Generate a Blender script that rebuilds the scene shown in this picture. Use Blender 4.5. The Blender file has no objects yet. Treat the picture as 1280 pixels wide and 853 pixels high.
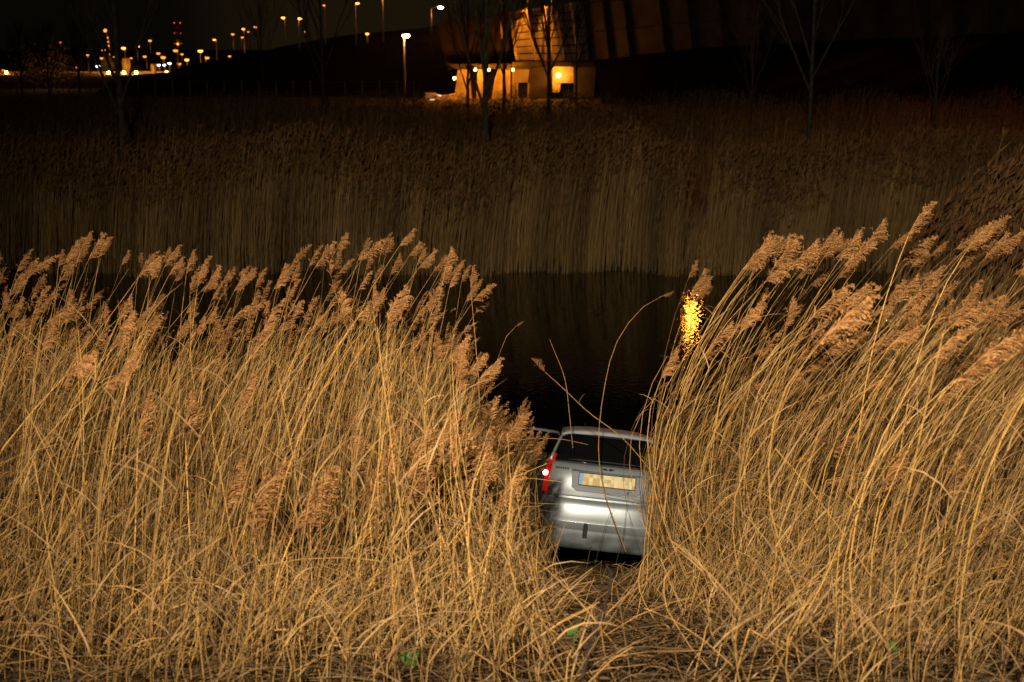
import bpy, math, random
import numpy as np
from mathutils import Vector, Matrix
random.seed(7); rng = np.random.default_rng(11)
S = bpy.context.scene; COL = S.collection
PI = math.pi

# ------------------------------------------------------------------ camera
F = 1778.0; CX, CY = 640.0, 426.5; CAMZ = 7.1; PITCH = math.radians(11.65)
cd = bpy.data.cameras.new('camera'); cam = bpy.data.objects.new('camera', cd); COL.objects.link(cam)
cam.location = (0, 0, CAMZ); cam.rotation_euler = (PI/2 - PITCH, 0, 0)
cd.sensor_width = 36.0; cd.lens = 36.0 * F / 1280.0; cd.clip_start = 0.2; cd.clip_end = 6000
cd.dof.use_dof = True; cd.dof.focus_distance = 12.0; cd.dof.aperture_fstop = 4.0
S.camera = cam

# ------------------------------------------------------------------ night sky with the glow of the town
w = bpy.data.worlds.new('World'); S.world = w; w.use_nodes = True
nt = w.node_tree; nt.nodes.clear()
out = nt.nodes.new('ShaderNodeOutputWorld'); bg = nt.nodes.new('ShaderNodeBackground')
tc = nt.nodes.new('ShaderNodeTexCoord'); sep = nt.nodes.new('ShaderNodeSeparateXYZ')
mr = nt.nodes.new('ShaderNodeMapRange'); ramp = nt.nodes.new('ShaderNodeValToRGB')
nt.links.new(tc.outputs['Generated'], sep.inputs[0]); nt.links.new(sep.outputs['Z'], mr.inputs[0])
mr.inputs[1].default_value = -0.02; mr.inputs[2].default_value = 0.5
nt.links.new(mr.outputs[0], ramp.inputs[0])
e = ramp.color_ramp.elements
e[0].position = 0.0; e[0].color = (0.0055, 0.0042, 0.0022, 1)
e[1].position = 1.0; e[1].color = (0.0026, 0.0024, 0.0022, 1)
x = ramp.color_ramp.elements.new(0.25); x.color = (0.0045, 0.0036, 0.0024, 1)
nt.links.new(ramp.outputs[0], bg.inputs[0]); bg.inputs[1].default_value = 0.42
dot = nt.nodes.new('ShaderNodeVectorMath'); dot.operation = 'DOT_PRODUCT'; nt.links.new(tc.outputs['Generated'], dot.inputs[0])
dot.inputs[1].default_value = Vector((-.09, 1, .03)).normalized()
gr = nt.nodes.new('ShaderNodeMapRange'); gr.interpolation_type = 'SMOOTHERSTEP'; nt.links.new(dot.outputs['Value'], gr.inputs[0])
gr.inputs[1].default_value = .988; gr.inputs[2].default_value = 1.0
ad = nt.nodes.new('ShaderNodeMix'); ad.data_type = 'RGBA'; ad.blend_type = 'ADD'
nt.links.new(gr.outputs[0], ad.inputs[0]); nt.links.new(ramp.outputs[0], ad.inputs[6]); ad.inputs[7].default_value = (.017, .0105, .003, 1)
nt.links.new(ad.outputs[2], bg.inputs[0]); nt.links.new(bg.outputs[0], out.inputs[0])

# moon-weak sun and the floodlight from the dyke behind the photographer
def light(name, kind, loc, energy, color=(1, 1, 1), **kw):
    l = bpy.data.lights.new(name, kind); l.energy = energy; l.color = color
    for k, v in kw.items(): setattr(l, k, v)
    o = bpy.data.objects.new(name, l); COL.objects.link(o); o.location = loc
    return o
sun = light('moon', 'SUN', (0, 0, 50), 0.004, (0.8, 0.85, 1.0), angle=math.radians(0.5))
sun.rotation_euler = (math.radians(50), 0, math.radians(-30))
flood = light('floodlight', 'SPOT', (-0.7, -4.0, 10.0), 20500, (1.0, 0.89, 0.72), shadow_soft_size=0.10,
              spot_size=math.radians(58), spot_blend=1.0)
flood.rotation_euler = (Vector((1.4, 19, 5.6)) - flood.location).to_track_quat('-Z', 'Y').to_euler()

S.view_settings.view_transform = 'Standard'; S.view_settings.look = 'None'
S.view_settings.exposure = 0; S.view_settings.gamma = 1
S.cycles.use_denoising = True
S.cycles.max_bounces = 5; S.cycles.diffuse_bounces = 2; S.cycles.glossy_bounces = 3
S.cycles.transparent_max_bounces = 4; S.cycles.sample_clamp_indirect = 3

# ------------------------------------------------------------------ helpers
def P(px, py, Y):
    a = (px - CX) / F; b = -(py - CY) / F
    dy = math.cos(PITCH) + b * math.sin(PITCH); dz = -math.sin(PITCH) + b * math.cos(PITCH)
    t = Y / dy
    return Vector((a * t, Y, CAMZ + dz * t))
def proj(x, y, z):
    dz = z - CAMZ
    dep = y * math.cos(PITCH) - dz * math.sin(PITCH)
    up = y * math.sin(PITCH) + dz * math.cos(PITCH)
    return CX + F * x / dep, CY - F * up / dep

def smooth(t): t = np.clip(t, 0, 1); return t * t * (3 - 2 * t)
def gz(x, y):
    x = np.asarray(x, float); y = np.asarray(y, float)
    ext = smooth((x - 5.5) / 4.0) * 16
    ys = y - ext * smooth((y - 12) / 18)
    near = 6.4 - 0.35 * np.maximum(ys, 2.6)
    near = np.maximum(near, -1.1)
    far = -1.1 + 1.35 * smooth((y - 42.5) / 4.5) + 0.95 * smooth((y - 47) / 63) + 0.7 * smooth((y - 108) / 12)
    z = np.where(y < 34, near, far)
    side = smooth((np.abs(x) - 70) / 15)
    z = np.where((y > 14) & (y < 50), np.maximum(z, -1.1 + 1.5 * side), z)
    bump = 0.04 * np.sin(x * 2.3 + 1.3 * np.sin(y * 1.7)) * np.cos(y * 1.9 + x * .7)
    return z + bump * (y < 130)

def mat(name, color, rough=0.7, metal=0.0, emit=None, es=0, spec=0.5, noise=None, c2=None, bump=0, attr=None, coat=0):
    m = bpy.data.materials.new(name); m.use_nodes = True
    n = m.node_tree.nodes; L = m.node_tree.links; b = n['Principled BSDF']
    b.inputs['Base Color'].default_value = (*color, 1); b.inputs['Roughness'].default_value = rough
    b.inputs['Metallic'].default_value = metal; b.inputs['Specular IOR Level'].default_value = spec
    b.inputs['Coat Weight'].default_value = coat
    if emit: b.inputs['Emission Color'].default_value = (*emit, 1); b.inputs['Emission Strength'].default_value = es
    if c2:
        r = n.new('ShaderNodeValToRGB'); r.color_ramp.elements[0].color = (*color, 1); r.color_ramp.elements[1].color = (*c2, 1)
        t = n.new('ShaderNodeTexCoord'); nz = n.new('ShaderNodeTexNoise'); nz.inputs['Scale'].default_value = noise or 5
        nz.inputs['Detail'].default_value = 6
        L.new(t.outputs['Object'], nz.inputs['Vector'])
        if attr:
            at = n.new('ShaderNodeAttribute'); at.attribute_name = attr
            mx = n.new('ShaderNodeMath'); mx.operation = 'MULTIPLY_ADD'
            L.new(nz.outputs[0], mx.inputs[0]); mx.inputs[1].default_value = 0.5; 
            ad = n.new('ShaderNodeMath'); ad.operation = 'SUBTRACT'; L.new(at.outputs['Fac'], ad.inputs[0]); ad.inputs[1].default_value = 0.25
            L.new(ad.outputs[0], mx.inputs[2]); L.new(mx.outputs[0], r.inputs[0])
        else:
            r.color_ramp.elements[0].position = .35; r.color_ramp.elements[1].position = .65
            L.new(nz.outputs[0], r.inputs[0])
        L.new(r.outputs[0], b.inputs['Base Color'])
        if bump:
            bp = n.new('ShaderNodeBump'); bp.inputs['Strength'].default_value = bump; L.new(nz.outputs[0], bp.inputs['Height']); L.new(bp.outputs[0], b.inputs['Normal'])
    return m

M = {}
M['stem'] = mat('reed_straw', (0.13, 0.075, 0.028), 0.55, c2=(0.68, 0.37, 0.088), noise=7, attr='tone', spec=.3)
_n = M['stem'].node_tree.nodes; _L = M['stem'].node_tree.links; _b = _n['Principled BSDF']   # dark nodes every hand's breadth
_t = _n.new('ShaderNodeTexCoord'); _s = _n.new('ShaderNodeSeparateXYZ'); _L.new(_t.outputs['Object'], _s.inputs[0])
_a = _n.new('ShaderNodeAttribute'); _a.attribute_name = 'tone'
_m1 = _n.new('ShaderNodeMath'); _m1.operation = 'MULTIPLY'; _L.new(_a.outputs['Fac'], _m1.inputs[0]); _m1.inputs[1].default_value = 9
_m2 = _n.new('ShaderNodeMath'); _m2.operation = 'MULTIPLY_ADD'; _L.new(_s.outputs['Z'], _m2.inputs[0]); _m2.inputs[1].default_value = 5.2; _L.new(_m1.outputs[0], _m2.inputs[2])
_m3 = _n.new('ShaderNodeMath'); _m3.operation = 'FRACT'; _L.new(_m2.outputs[0], _m3.inputs[0])
_r = _n.new('ShaderNodeValToRGB'); _r.color_ramp.elements[0].position = 0; _r.color_ramp.elements[0].color = (.22, .18, .15, 1); _r.color_ramp.elements[1].position = .10; _r.color_ramp.elements[1].color = (1, 1, 1, 1)
_e = _r.color_ramp.elements.new(.7); _e.color = (.86, .84, .82, 1); _L.new(_m3.outputs[0], _r.inputs[0])
_mx = _n.new('ShaderNodeMix'); _mx.data_type = 'RGBA'; _mx.blend_type = 'MULTIPLY'; _mx.inputs[0].default_value = 1
_src = _b.inputs['Base Color'].links[0].from_socket; _L.new(_src, _mx.inputs[6]); _L.new(_r.outputs[0], _mx.inputs[7]); _L.new(_mx.outputs[2], _b.inputs['Base Color'])
M['leaf'] = mat('reed_leaf', (0.12, 0.07, 0.03), 0.7, c2=(0.38, 0.22, 0.08), noise=4, attr='tone', spec=.2)
M['plume'] = mat('plume_fluff', (0.10, 0.045, 0.014), 0.9, c2=(0.38, 0.175, 0.055), noise=14, attr='tone', spec=.1)
M['litter'] = mat('dead_litter', (0.055, 0.035, 0.018), 0.85, c2=(0.20, 0.115, 0.043), noise=5, attr='tone', spec=.15)
M['farreed'] = mat('far_reed', (0.10, 0.065, 0.03), 0.8, c2=(0.50, 0.31, 0.105), noise=0.6, attr='tone', spec=.1)
M['farplume'] = mat('far_plume', (0.07, 0.032, 0.012), 0.9, c2=(0.24, 0.115, 0.04), noise=1.5, attr='tone', spec=.1)
M['soil'] = mat('soil', (0.022, 0.016, 0.010), 0.95, c2=(0.07, 0.05, 0.028), noise=3, bump=.6)
M['darkgrass'] = mat('dark_grass', (0.007, 0.007, 0.004), 1, spec=.1, c2=(0.018, 0.015, 0.008), noise=2, bump=.5)
M['asphalt'] = mat('asphalt', (0.04, 0.04, 0.04), .9, c2=(0.06, 0.055, 0.05), noise=9)
M['bark'] = mat('bark', (0.022, 0.02, 0.013), .9, c2=(0.07, 0.062, 0.038), noise=6, bump=.5)
M['barkdark'] = mat('bark_dark', (0.03, 0.024, 0.016), .95, c2=(0.07, 0.05, 0.035), noise=6)
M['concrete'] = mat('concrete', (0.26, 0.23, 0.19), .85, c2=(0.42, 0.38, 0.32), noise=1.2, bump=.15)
M['concrete_d'] = mat('unlit_concrete', (0.03, 0.025, 0.018), .9, c2=(0.06, 0.05, 0.037), noise=.8, bump=.15)  # concrete darkened in its colour to stand for unlit parts of the wall
M['dark'] = mat('dark_void', (0.012, 0.011, 0.010), .8)
M['galv'] = mat('galvanised_steel', (0.34, 0.33, 0.30), .5, metal=.3, c2=(0.45, 0.43, 0.4), noise=4)
M['wood'] = mat('fence_post_wood', (0.10, 0.085, 0.06), .9, c2=(0.2, 0.17, 0.13), noise=5)
M['paint'] = mat('silver_paint', (0.26, 0.285, 0.28), .36, metal=.4, c2=(0.33, 0.355, 0.35), noise=2.2, coat=.4)
M['mud'] = mat('muddy_silver', (0.07, 0.08, 0.075), .5, c2=(0.19, 0.21, 0.205), noise=4)
M['glass'] = mat('black_glass', (0.006, 0.006, 0.006), .08, spec=.5)
M['trim'] = mat('black_plastic', (0.018, 0.018, 0.017), .6)
M['greytrim'] = mat('grey_recess', (0.085, 0.088, 0.088), .45, c2=(0.12, 0.12, 0.12), noise=8)
M['chrome'] = mat('dull_chrome', (0.10, 0.10, 0.09), .25, metal=.8)
M['redlens'] = mat('red_lens', (0.30, 0.008, 0.006), .12, emit=(1, 0.03, 0.01), es=.22, coat=.5)
M['bulb'] = mat('tail_bulb', (1, .3, .2), .3, emit=(1, 0.30, 0.2), es=22)
M['rubber'] = mat('rubber', (0.02, 0.02, 0.02), .8)
M['greenleaf'] = mat('green_leaf', (0.02, 0.06, 0.005), .5, c2=(0.06, 0.13, 0.01), noise=30)
M['yellowleaf'] = mat('yellow_leaf', (0.35, 0.24, 0.03), .6)
M['twig'] = mat('wet_branch', (0.022, 0.016, 0.011), .8, c2=(0.06, 0.042, 0.03), noise=20, bump=.5)
M['tank'] = mat('painted_steel', (0.40, 0.37, 0.33), .6, c2=(0.5, 0.46, 0.4), noise=.3)
M['redband'] = mat('red_band', (0.4, 0.03, 0.02), .6)
def em(name, c, s): M[name] = mat(name, c, .4, emit=c, es=s)
em('sodium', (1.0, 0.34, 0.05), 110); em('sodium_far', (1.0, 0.27, 0.03), 6.5); em('sodium_dim', (1.0, 0.28, 0.02), 2.4)
em('white_lamp', (0.75, 0.85, 1.0), 9); em('warm_lamp', (1.0, 0.30, 0.015), 90); em('red_lamp', (1.0, 0.08, 0.03), 2.2)
em('flood_lamp', (1.0, 0.33, 0.03), 130); em('field_fill_flood', (1.0, 0.26, 0.02), 9000); em('facade_lamp', (1.0, 0.29, 0.010), 650); em('site_glow', (1.0, 0.32, 0.02), 700); em('wall_glow', (1.0, 0.33, 0.02), 260); em('marker', (1.0, .85, .6), 1.0); em('wing_glow', (1.0, 0.27, 0.008), 1300)

def tagit(o, label=None, cat=None, group=None, kind=None):
    if label: o['label'] = label
    if cat: o['category'] = cat
    if group: o['group'] = group
    if kind: o['kind'] = kind
    return o
def link(name, me, parent=None, loc=None):
    o = bpy.data.objects.new(name, me); COL.objects.link(o)
    if parent: o.parent = parent
    if loc is not None: o.location = loc
    return o
def empty(name, loc, label, cat, group=None):
    o = link(name, None, None, loc); o.empty_display_size = .2
    return tagit(o, label, cat, group)
def npmesh(name, V, Q, m, tone=None, smoothf=False):
    me = bpy.data.meshes.new(name); V = np.ascontiguousarray(V, np.float32).reshape(-1, 3); Q = np.ascontiguousarray(Q, np.int32)
    k = Q.shape[1]; n = len(Q)
    me.vertices.add(len(V)); me.vertices.foreach_set('co', V.ravel())
    me.loops.add(n * k); me.loops.foreach_set('vertex_index', Q.ravel())
    me.polygons.add(n); me.polygons.foreach_set('loop_start', np.arange(0, n * k, k, dtype=np.int32))
    me.update(calc_edges=True)
    if smoothf: me.polygons.foreach_set('use_smooth', np.ones(n, bool))
    if tone is not None:
        a = me.attributes.new('tone', 'FLOAT', 'POINT'); a.data.foreach_set('value', np.ascontiguousarray(tone, np.float32))
    me.materials.append(m); return me
def pymesh(name, V, Fc, m, smoothf=False):
    me = bpy.data.meshes.new(name); me.from_pydata([tuple(v) for v in V], [], Fc); me.update()
    if smoothf: me.polygons.foreach_set('use_smooth', np.ones(len(me.polygons), bool))
    me.materials.append(m); return me

def unit(a): return a / np.maximum(np.linalg.norm(a, axis=-1, keepdims=True), 1e-9)
def tangents(C):
    T = np.empty_like(C); T[:, 1:-1] = C[:, 2:] - C[:, :-2]; T[:, 0] = C[:, 1] - C[:, 0]; T[:, -1] = C[:, -1] - C[:, -2]
    return unit(T)
def tubes(C, R, sides=3):
    """C (N,K,3), R (N,K) -> verts, quads"""
    N, K, _ = C.shape; T = tangents(C)
    ref = np.array([0.12, 1.0, 0.21]); A = unit(np.cross(T, ref)); B = np.cross(T, A)
    ang = np.arange(sides) * 2 * PI / sides + .4
    V = C[:, :, None, :] + R[:, :, None, None] * (np.cos(ang)[None, None, :, None] * A[:, :, None, :] + np.sin(ang)[None, None, :, None] * B[:, :, None, :])
    i = np.arange(N)[:, None, None] * K * sides; k = np.arange(K - 1)[None, :, None] * sides; s = np.arange(sides)[None, None, :]
    s2 = (s + 1) % sides
    Q = np.stack([i + k + s, i + k + s2, i + k + sides + s2, i + k + sides + s], -1).reshape(-1, 4)
    return V.reshape(-1, 3), Q
def ribbons(C, W):
    """C (N,K,3), W (N,K,3) half width vectors"""
    N, K, _ = C.shape
    V = np.stack([C - W, C + W], 2)
    i = np.arange(N)[:, None] * K * 2; k = np.arange(K - 1)[None, :] * 2
    Q = np.stack([i + k, i + k + 1, i + k + 3, i + k + 2], -1).reshape(-1, 4)
    return V.reshape(-1, 3), Q
def merge(parts):
    Vs, Qs, Ts, o = [], [], [], 0
    for V, Q, T in parts:
        Vs.append(V); Qs.append(Q + o); Ts.append(T); o += len(V)
    return np.concatenate(Vs), np.concatenate(Qs), np.concatenate(Ts)

def box(p0, p1):
    (a, b, c), (d, e_, f) = p0, p1
    V = [(a, b, c), (d, b, c), (d, e_, c), (a, e_, c), (a, b, f), (d, b, f), (d, e_, f), (a, e_, f)]
    return V, [(0, 3, 2, 1), (4, 5, 6, 7), (0, 1, 5, 4), (1, 2, 6, 5), (2, 3, 7, 6), (3, 0, 4, 7)]
def prism(poly, d):
    """poly: list of Vector (front face), extruded by vector d"""
    n = len(poly); V = list(poly) + [p + d for p in poly]
    Fc = [tuple(range(n)), tuple(range(2 * n - 1, n - 1, -1))] + [(i, i + n, (i + 1) % n + n, (i + 1) % n) for i in range(n)]
    return V, Fc
def addpart(name, VF, m, parent, bevel=0, smoothf=False, label=None):
    o = link(name, pymesh(name, VF[0], VF[1], m, smoothf), parent)
    if bevel:
        b = o.modifiers.new('bevel', 'BEVEL'); b.width = bevel; b.segments = 2
    if label: o['label'] = label
    return o
def tubepart(name, pts, r, m, parent, sides=8):
    C = np.array([pts], float); K = C.shape[1]
    R = np.full((1, K), r) if np.isscalar(r) else np.array([r], float)
    V, Q = tubes(C, R, sides)
    V = list(map(tuple, V)); Fc = [tuple(q) for q in Q]
    Fc.append(tuple(range(sides))[::-1]); Fc.append(tuple(len(V) - sides + i for i in range(sides)))
    return link(name, pymesh(name, V, Fc, m, True), parent)
def sph(c, r, seg=10, rings=6, sq=(1, 1, 1)):
    V = [(c[0], c[1], c[2] + r * sq[2])]
    for i in range(1, rings):
        for j in range(seg):
            t = PI * i / rings; p = 2 * PI * j / seg
            V.append((c[0] + r * sq[0] * math.sin(t) * math.cos(p), c[1] + r * sq[1] * math.sin(t) * math.sin(p), c[2] + r * sq[2] * math.cos(t)))
    V.append((c[0], c[1], c[2] - r * sq[2])); Fc = []
    for j in range(seg): Fc.append((0, 1 + j, 1 + (j + 1) % seg))
    for i in range(rings - 2):
        for j in range(seg):
            a = 1 + i * seg; Fc.append((a + j, a + seg + j, a + seg + (j + 1) % seg, a + (j + 1) % seg))
    l = len(V) - 1; a = 1 + (rings - 2) * seg
    for j in range(seg): Fc.append((l, a + (j + 1) % seg, a + j))
    return V, Fc

# ------------------------------------------------------------------ ground, water
xs = np.unique(np.concatenate([np.linspace(-14, 14, 113), np.linspace(-90, 90, 73), np.linspace(-2500, 2500, 21)]))
ys = np.unique(np.concatenate([np.linspace(-14, 24, 115), np.linspace(24, 60, 61), np.linspace(60, 200, 40), np.geomspace(200, 3500, 20)]))
X, Y = np.meshgrid(xs, ys, indexing='ij'); Z = gz(X, Y)
V = np.stack([X, Y, Z], -1).reshape(-1, 3); nx, ny = len(xs), len(ys)
I, J = np.meshgrid(np.arange(nx - 1), np.arange(ny - 1), indexing='ij'); a = (I * ny + J).ravel()
g = link('ground', npmesh('ground', V, np.stack([a, a + ny, a + ny + 1, a + 1], -1), M['soil'], smoothf=True)); g['kind'] = 'structure'

wm = mat('pond_water', (0.004, 0.004, 0.003), 0.045, spec=.5)
wm.node_tree.nodes['Principled BSDF'].inputs['IOR'].default_value = 1.33
n = wm.node_tree.nodes; L = wm.node_tree.links
t = n.new('ShaderNodeTexCoord'); mp = n.new('ShaderNodeMapping'); mp.inputs['Scale'].default_value = (1.5, 1.0, 1)
nz = n.new('ShaderNodeTexNoise'); nz.inputs['Scale'].default_value = 5.5; nz.inputs['Detail'].default_value = 0.8
bp = n.new('ShaderNodeBump'); bp.inputs['Strength'].default_value = 1.0; bp.inputs['Distance'].default_value = .0034
L.new(t.outputs['Object'], mp.inputs[0]); L.new(mp.outputs[0], nz.inputs['Vector']); L.new(nz.outputs[0], bp.inputs['Height'])
L.new(bp.outputs[0], n['Principled BSDF'].inputs['Normal'])
wo = link('water', pymesh('water', [(-86, 16.5, 0), (86, 16.5, 0), (86, 49, 0), (-86, 49, 0)], [(0, 1, 2, 3)], wm)); wo['kind'] = 'structure'

# ------------------------------------------------------------------ reeds
TL = np.array([[-200, 330], [0, 322], [45, 298], [100, 302], [190, 300], [240, 335], [290, 318], [345, 325], [400, 300], [435, 282], [500, 286], [525, 320], [565, 312], [600, 345], [618, 372], [628, 455],
               [650, 448], [690, 478], [697, 545], [708, 690], [772, 690], [776, 520], [795, 440], [820, 375], [860, 330], [905, 300], [960, 318], [1010, 300], [1060, 296], [1100, 292], [1150, 300], [1225, 292], [1280, 318], [1500, 320]], float)
def tipline(px): return np.interp(px, TL[:, 0], TL[:, 1])
KS = 9; TT = np.linspace(0, 1, KS)
def stem_curves(bx, by, h, lean0, wind, sway, wob):
    bz = gz(bx, by) - .03
    t = TT[None, :]
    X = bx[:, None] + h[:, None] * (lean0[:, None] * (t - .45 * t * t) * 1.3 + wind[:, None] * t ** 2.3) + wob[:, None] * np.sin(t * 5.5 + bx[:, None] * 37) * .5 * t
    Yc = by[:, None] + h[:, None] * (sway[:, None] * t ** 1.6)
    Zc = bz[:, None] + h[:, None] * (t * (1 - .18 * (np.abs(wind[:, None]) + np.abs(lean0[:, None])) * t) - .12 * np.abs(wind[:, None]) * t ** 5)
    return np.stack([X, Yc, Zc], -1)
def corridor(x, y):
    c = 0.86 + (y - 7.3) * 0.033; hwl = 0.34 + (y - 7.3) * 0.032; hwr = .36 + (y - 7.3) * .026
    return np.where(x > c, (x - c) / hwr, (x - c) / hwl)
N = 14500
by = 4.5 + 14.5 * rng.random(N) ** .95
bx = (rng.random(N) * 2 - 1) * (by * .40 + .9)
fr = (bx > 5.5)
by = np.where(fr, 5.0 + (by - 5.0) * 1.4, by)
cr = corridor(bx, by)
inside = (np.abs(cr) <= 1)
keep = ((np.abs(cr) > 1) | ((rng.random(N) < .30) & (by < 15.5))) & (gz(bx, by) > -.35) & (rng.random(N) < np.clip((by - 2.5) / 3.8, .6, 1))
bx, by, cr, inside = bx[keep], by[keep], cr[keep], inside[keep]; N = len(bx)
h = np.clip(rng.normal(2.62, .30, N), 1.3, 3.3)
shorts = rng.random(N) < .32; h[shorts] *= rng.uniform(.3, .85, shorts.sum())
front = (by < 9.3) & (rng.random(N) < .94 - .30 * (by - 5.0) / 4.3); h[front] = rng.uniform(.3, 1, front.sum()) * (.55 + (by[front] - 5) * .28)
h[inside] = rng.uniform(.25, .8, inside.sum())
right = cr > 0
edge = np.exp(-np.abs(np.abs(cr) - 1) / 1.6)
lean0 = rng.normal(0, .095, N) * np.where(rng.random(N) < .2, 2.2, 1) + np.where(right, -.46 * np.exp(-(np.abs(cr) - 1) / 1.0), -edge * np.where(by < 10.5, .85, .35))
wind = np.where(right, rng.normal(.29, .08, N), rng.normal(.17, .10, N) * (1 - .6 * edge))
lean0 = np.where(inside, rng.normal(-.25, .6, N), lean0)
sway = rng.normal(-.02, .09, N); wob = rng.normal(0, .025, N)
# tall stems stay under the stand's own top line
jit = 30 + np.abs(rng.normal(0, 40, N)); sky = np.zeros(N, bool)
# the stems whose plumes form the skyline of either stand: foot solved from where the tip has to reach
ns = 270; sp = np.concatenate([rng.uniform(-30, 600, 140), rng.uniform(848, 960, 36), rng.uniform(930, 1320, ns - 176)]); sY = rng.uniform(9.2, 13.2, ns)
sy = tipline(sp) + np.abs(rng.normal(0, 1, ns)) * np.where(rng.random(ns) < .6, 15, 75) + 10 * np.sin(sp * .045) - np.where(sp > 700, 20, 13); sr = sp > 700
slean = rng.normal(0, .05, ns) - np.where(sr, .16 * np.exp(-(sp - 850) / 120), 0); sw = np.where(sr, rng.normal(.27, .05, ns), rng.normal(.15, .07, ns)); ssw = rng.normal(0, .04, ns)
sx0 = np.empty(ns); sh = np.full(ns, 2.6)
for it in range(8):
    for k in range(ns):
        t_ = P(sp[k], sy[k], sY[k] + ssw[k] * sh[k]); sx0[k] = t_.x - sh[k] * (slean[k] * .55 * 1.3 + sw[k])
        sh[k] = (t_.z - .2 - float(gz(sx0[k], sY[k]))) / (1 - .18 * (abs(sw[k]) + abs(slean[k])) - .12 * abs(sw[k]))
g_ = (sh > 1.6) & (sh < 3.9); ns = int(g_.sum())
cat_ = lambda a_, b_: np.concatenate([a_, b_[g_]])
bx = cat_(bx, sx0); by = cat_(by, sY); h = cat_(h, sh); lean0 = cat_(lean0, slean); wind = cat_(wind, sw); sway = cat_(sway, ssw); wob = np.concatenate([wob, rng.normal(0, .02, ns)])
right = cat_(right, sr); jit = np.concatenate([jit, np.full(ns, -80.0)]); sky = np.concatenate([sky, np.ones(ns, bool)]); N = len(bx)
for it in range(22):
    C = stem_curves(bx, by, h, lean0, wind, sway, wob)
    tx, ty = proj(C[:, -1, 0], C[:, -1, 1], C[:, -1, 2] + .22)
    bad = ty < tipline(tx + np.where(right, -6, 22)) + jit
    h = np.where(bad, h * .95, h)
C = stem_curves(bx, by, h, lean0, wind, sway, wob)
kn = np.cumsum(rng.normal(0, .0055, C.shape) * np.array([1, 1, .2]), axis=1) * (TT[None, :, None] > 0); C = C + kn
brk = (rng.random(N) < .10) & ~sky; bk = rng.integers(4, 7, N)
for i in np.where(brk)[0]:
    d_ = np.array([rng.normal(.4, .7), rng.normal(0, .3), rng.uniform(-1.0, .25)]); d_ /= np.linalg.norm(d_)
    for k in range(bk[i] + 1, KS): C[i, k] = C[i, bk[i]] + d_ * h[i] * (k - bk[i]) * .075
PX, PY = proj(C[..., 0], C[..., 1], C[..., 2])
car = ((PX > 712) & (PX < 806) & (PY > 625) & (PY < 698)).any(1) | ((PX > 690) & (PX < 782) & (PY > 530) & (PY < 626)).any(1) | ((PX > 672) & (PX < 700) & (PY > 568) & (PY < 616)).any(1)
pond = ((PX > 700) & (PX < 772) & (PY > 340) & (PY < 530)).any(1)
ok = ~((car & (rng.random(N) > .016)) | (pond & (rng.random(N) > .05)) | (h < .35))
C, h, bx, by, PX, PY, right = C[ok], h[ok], bx[ok], by[ok], PX[ok], PY[ok], right[ok]; N = len(h)
wnd = wind[ok]; sky = sky[ok]; brk = brk[ok]
print('reeds', N)
rad = rng.uniform(.0019, .0036, N)
tone = rng.beta(1.4, 1.5, N)
has_plume = ((rng.random(N) < np.where(right, .30, .18)) & (h > 1.35) & ~brk) | (sky & (rng.random(N) < .85))

# plume templates: a lens of drooping branchlets blown to the lee side (+x)
def plume_tpl(nb, nsp, wd, seed, L=.30):
    r = np.random.default_rng(seed); parts = []
    t = np.sort(r.random(nb)) ** .9 * .92
    bend = r.uniform(.02, .10)
    rac = lambda q: np.stack([bend * q ** 2, 0 * q, L * q], -1)
    ln = (.038 + .062 * np.sin(np.clip(t * 1.15 + .12, 0, 1) * PI) ** .8) * r.uniform(.7, 1.15, nb) * (1 - .35 * t)
    az = r.normal(0.15, .95, nb); K = 5; q = np.linspace(0, 1, K)[None, :]
    base = rac(t)
    out_ = np.stack([np.cos(az) * .85 + .30, np.sin(az) * .55], -1)
    el = r.uniform(.85, 1.25, nb)
    BC = np.stack([base[:, 0:1] + ln[:, None] * (out_[:, 0:1] * (.48 * q + .35 * q * q)),
                   base[:, 1:2] + ln[:, None] * (out_[:, 1:2] * (.48 * q + .2 * q * q)),
                   base[:, 2:3] + ln[:, None] * (el[:, None] * q - .42 * q ** 2.4)], -1)
    T = tangents(BC); Wv = unit(np.cross(T, r.normal(0, 1, (nb, 1, 3))))
    wdp = (wd * np.array([.55, 1.0, 1.25, 1.0, .25]))[None, :, None]
    V, Q = ribbons(BC, Wv * wdp); parts.append((V, Q, np.repeat(r.random(nb), K * 2)))
    if nsp:
        ii = np.repeat(np.arange(nb), nsp); u = r.random(len(ii)) * .85 + .12
        kk = np.minimum((u * (K - 1)).astype(int), K - 2); f = (u * (K - 1) - kk)[:, None]
        s0 = BC[ii, kk] * (1 - f) + BC[ii, kk + 1] * f
        d = unit(T[ii, kk] + r.normal(0, .55, (len(ii), 3)) + np.array([.25, 0, -.15])) * r.uniform(.009, .021, (len(ii), 1))
        SC = np.stack([s0, s0 + d * .55, s0 + d], 1)
        Wv = unit(np.cross(d, r.normal(0, 1, d.shape)))[:, None, :] * (wd * np.array([.3, .95, .1]))[None, :, None]
        V, Q = ribbons(SC, Wv); parts.append((V, Q, np.repeat(r.random(len(ii)), 6)))
    rc = rac(np.linspace(0, .97, 5))[None]
    V, Q = tubes(rc, np.array([[.0018, .0016, .0013, .001, .0004]]), 3); parts.append((V, Q, np.full(len(V), .9)))
    return merge(parts)
TPL = [plume_tpl(66, 10, .0025, 100 + i, L=random.uniform(.24, .33)) for i in range(9)]
TPLME = [npmesh('plume', V, Q, M['plume'], T) for V, Q, T in TPL]
LITE = [plume_tpl(34, 3, .0040, 200 + i) for i in range(8)]
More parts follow.
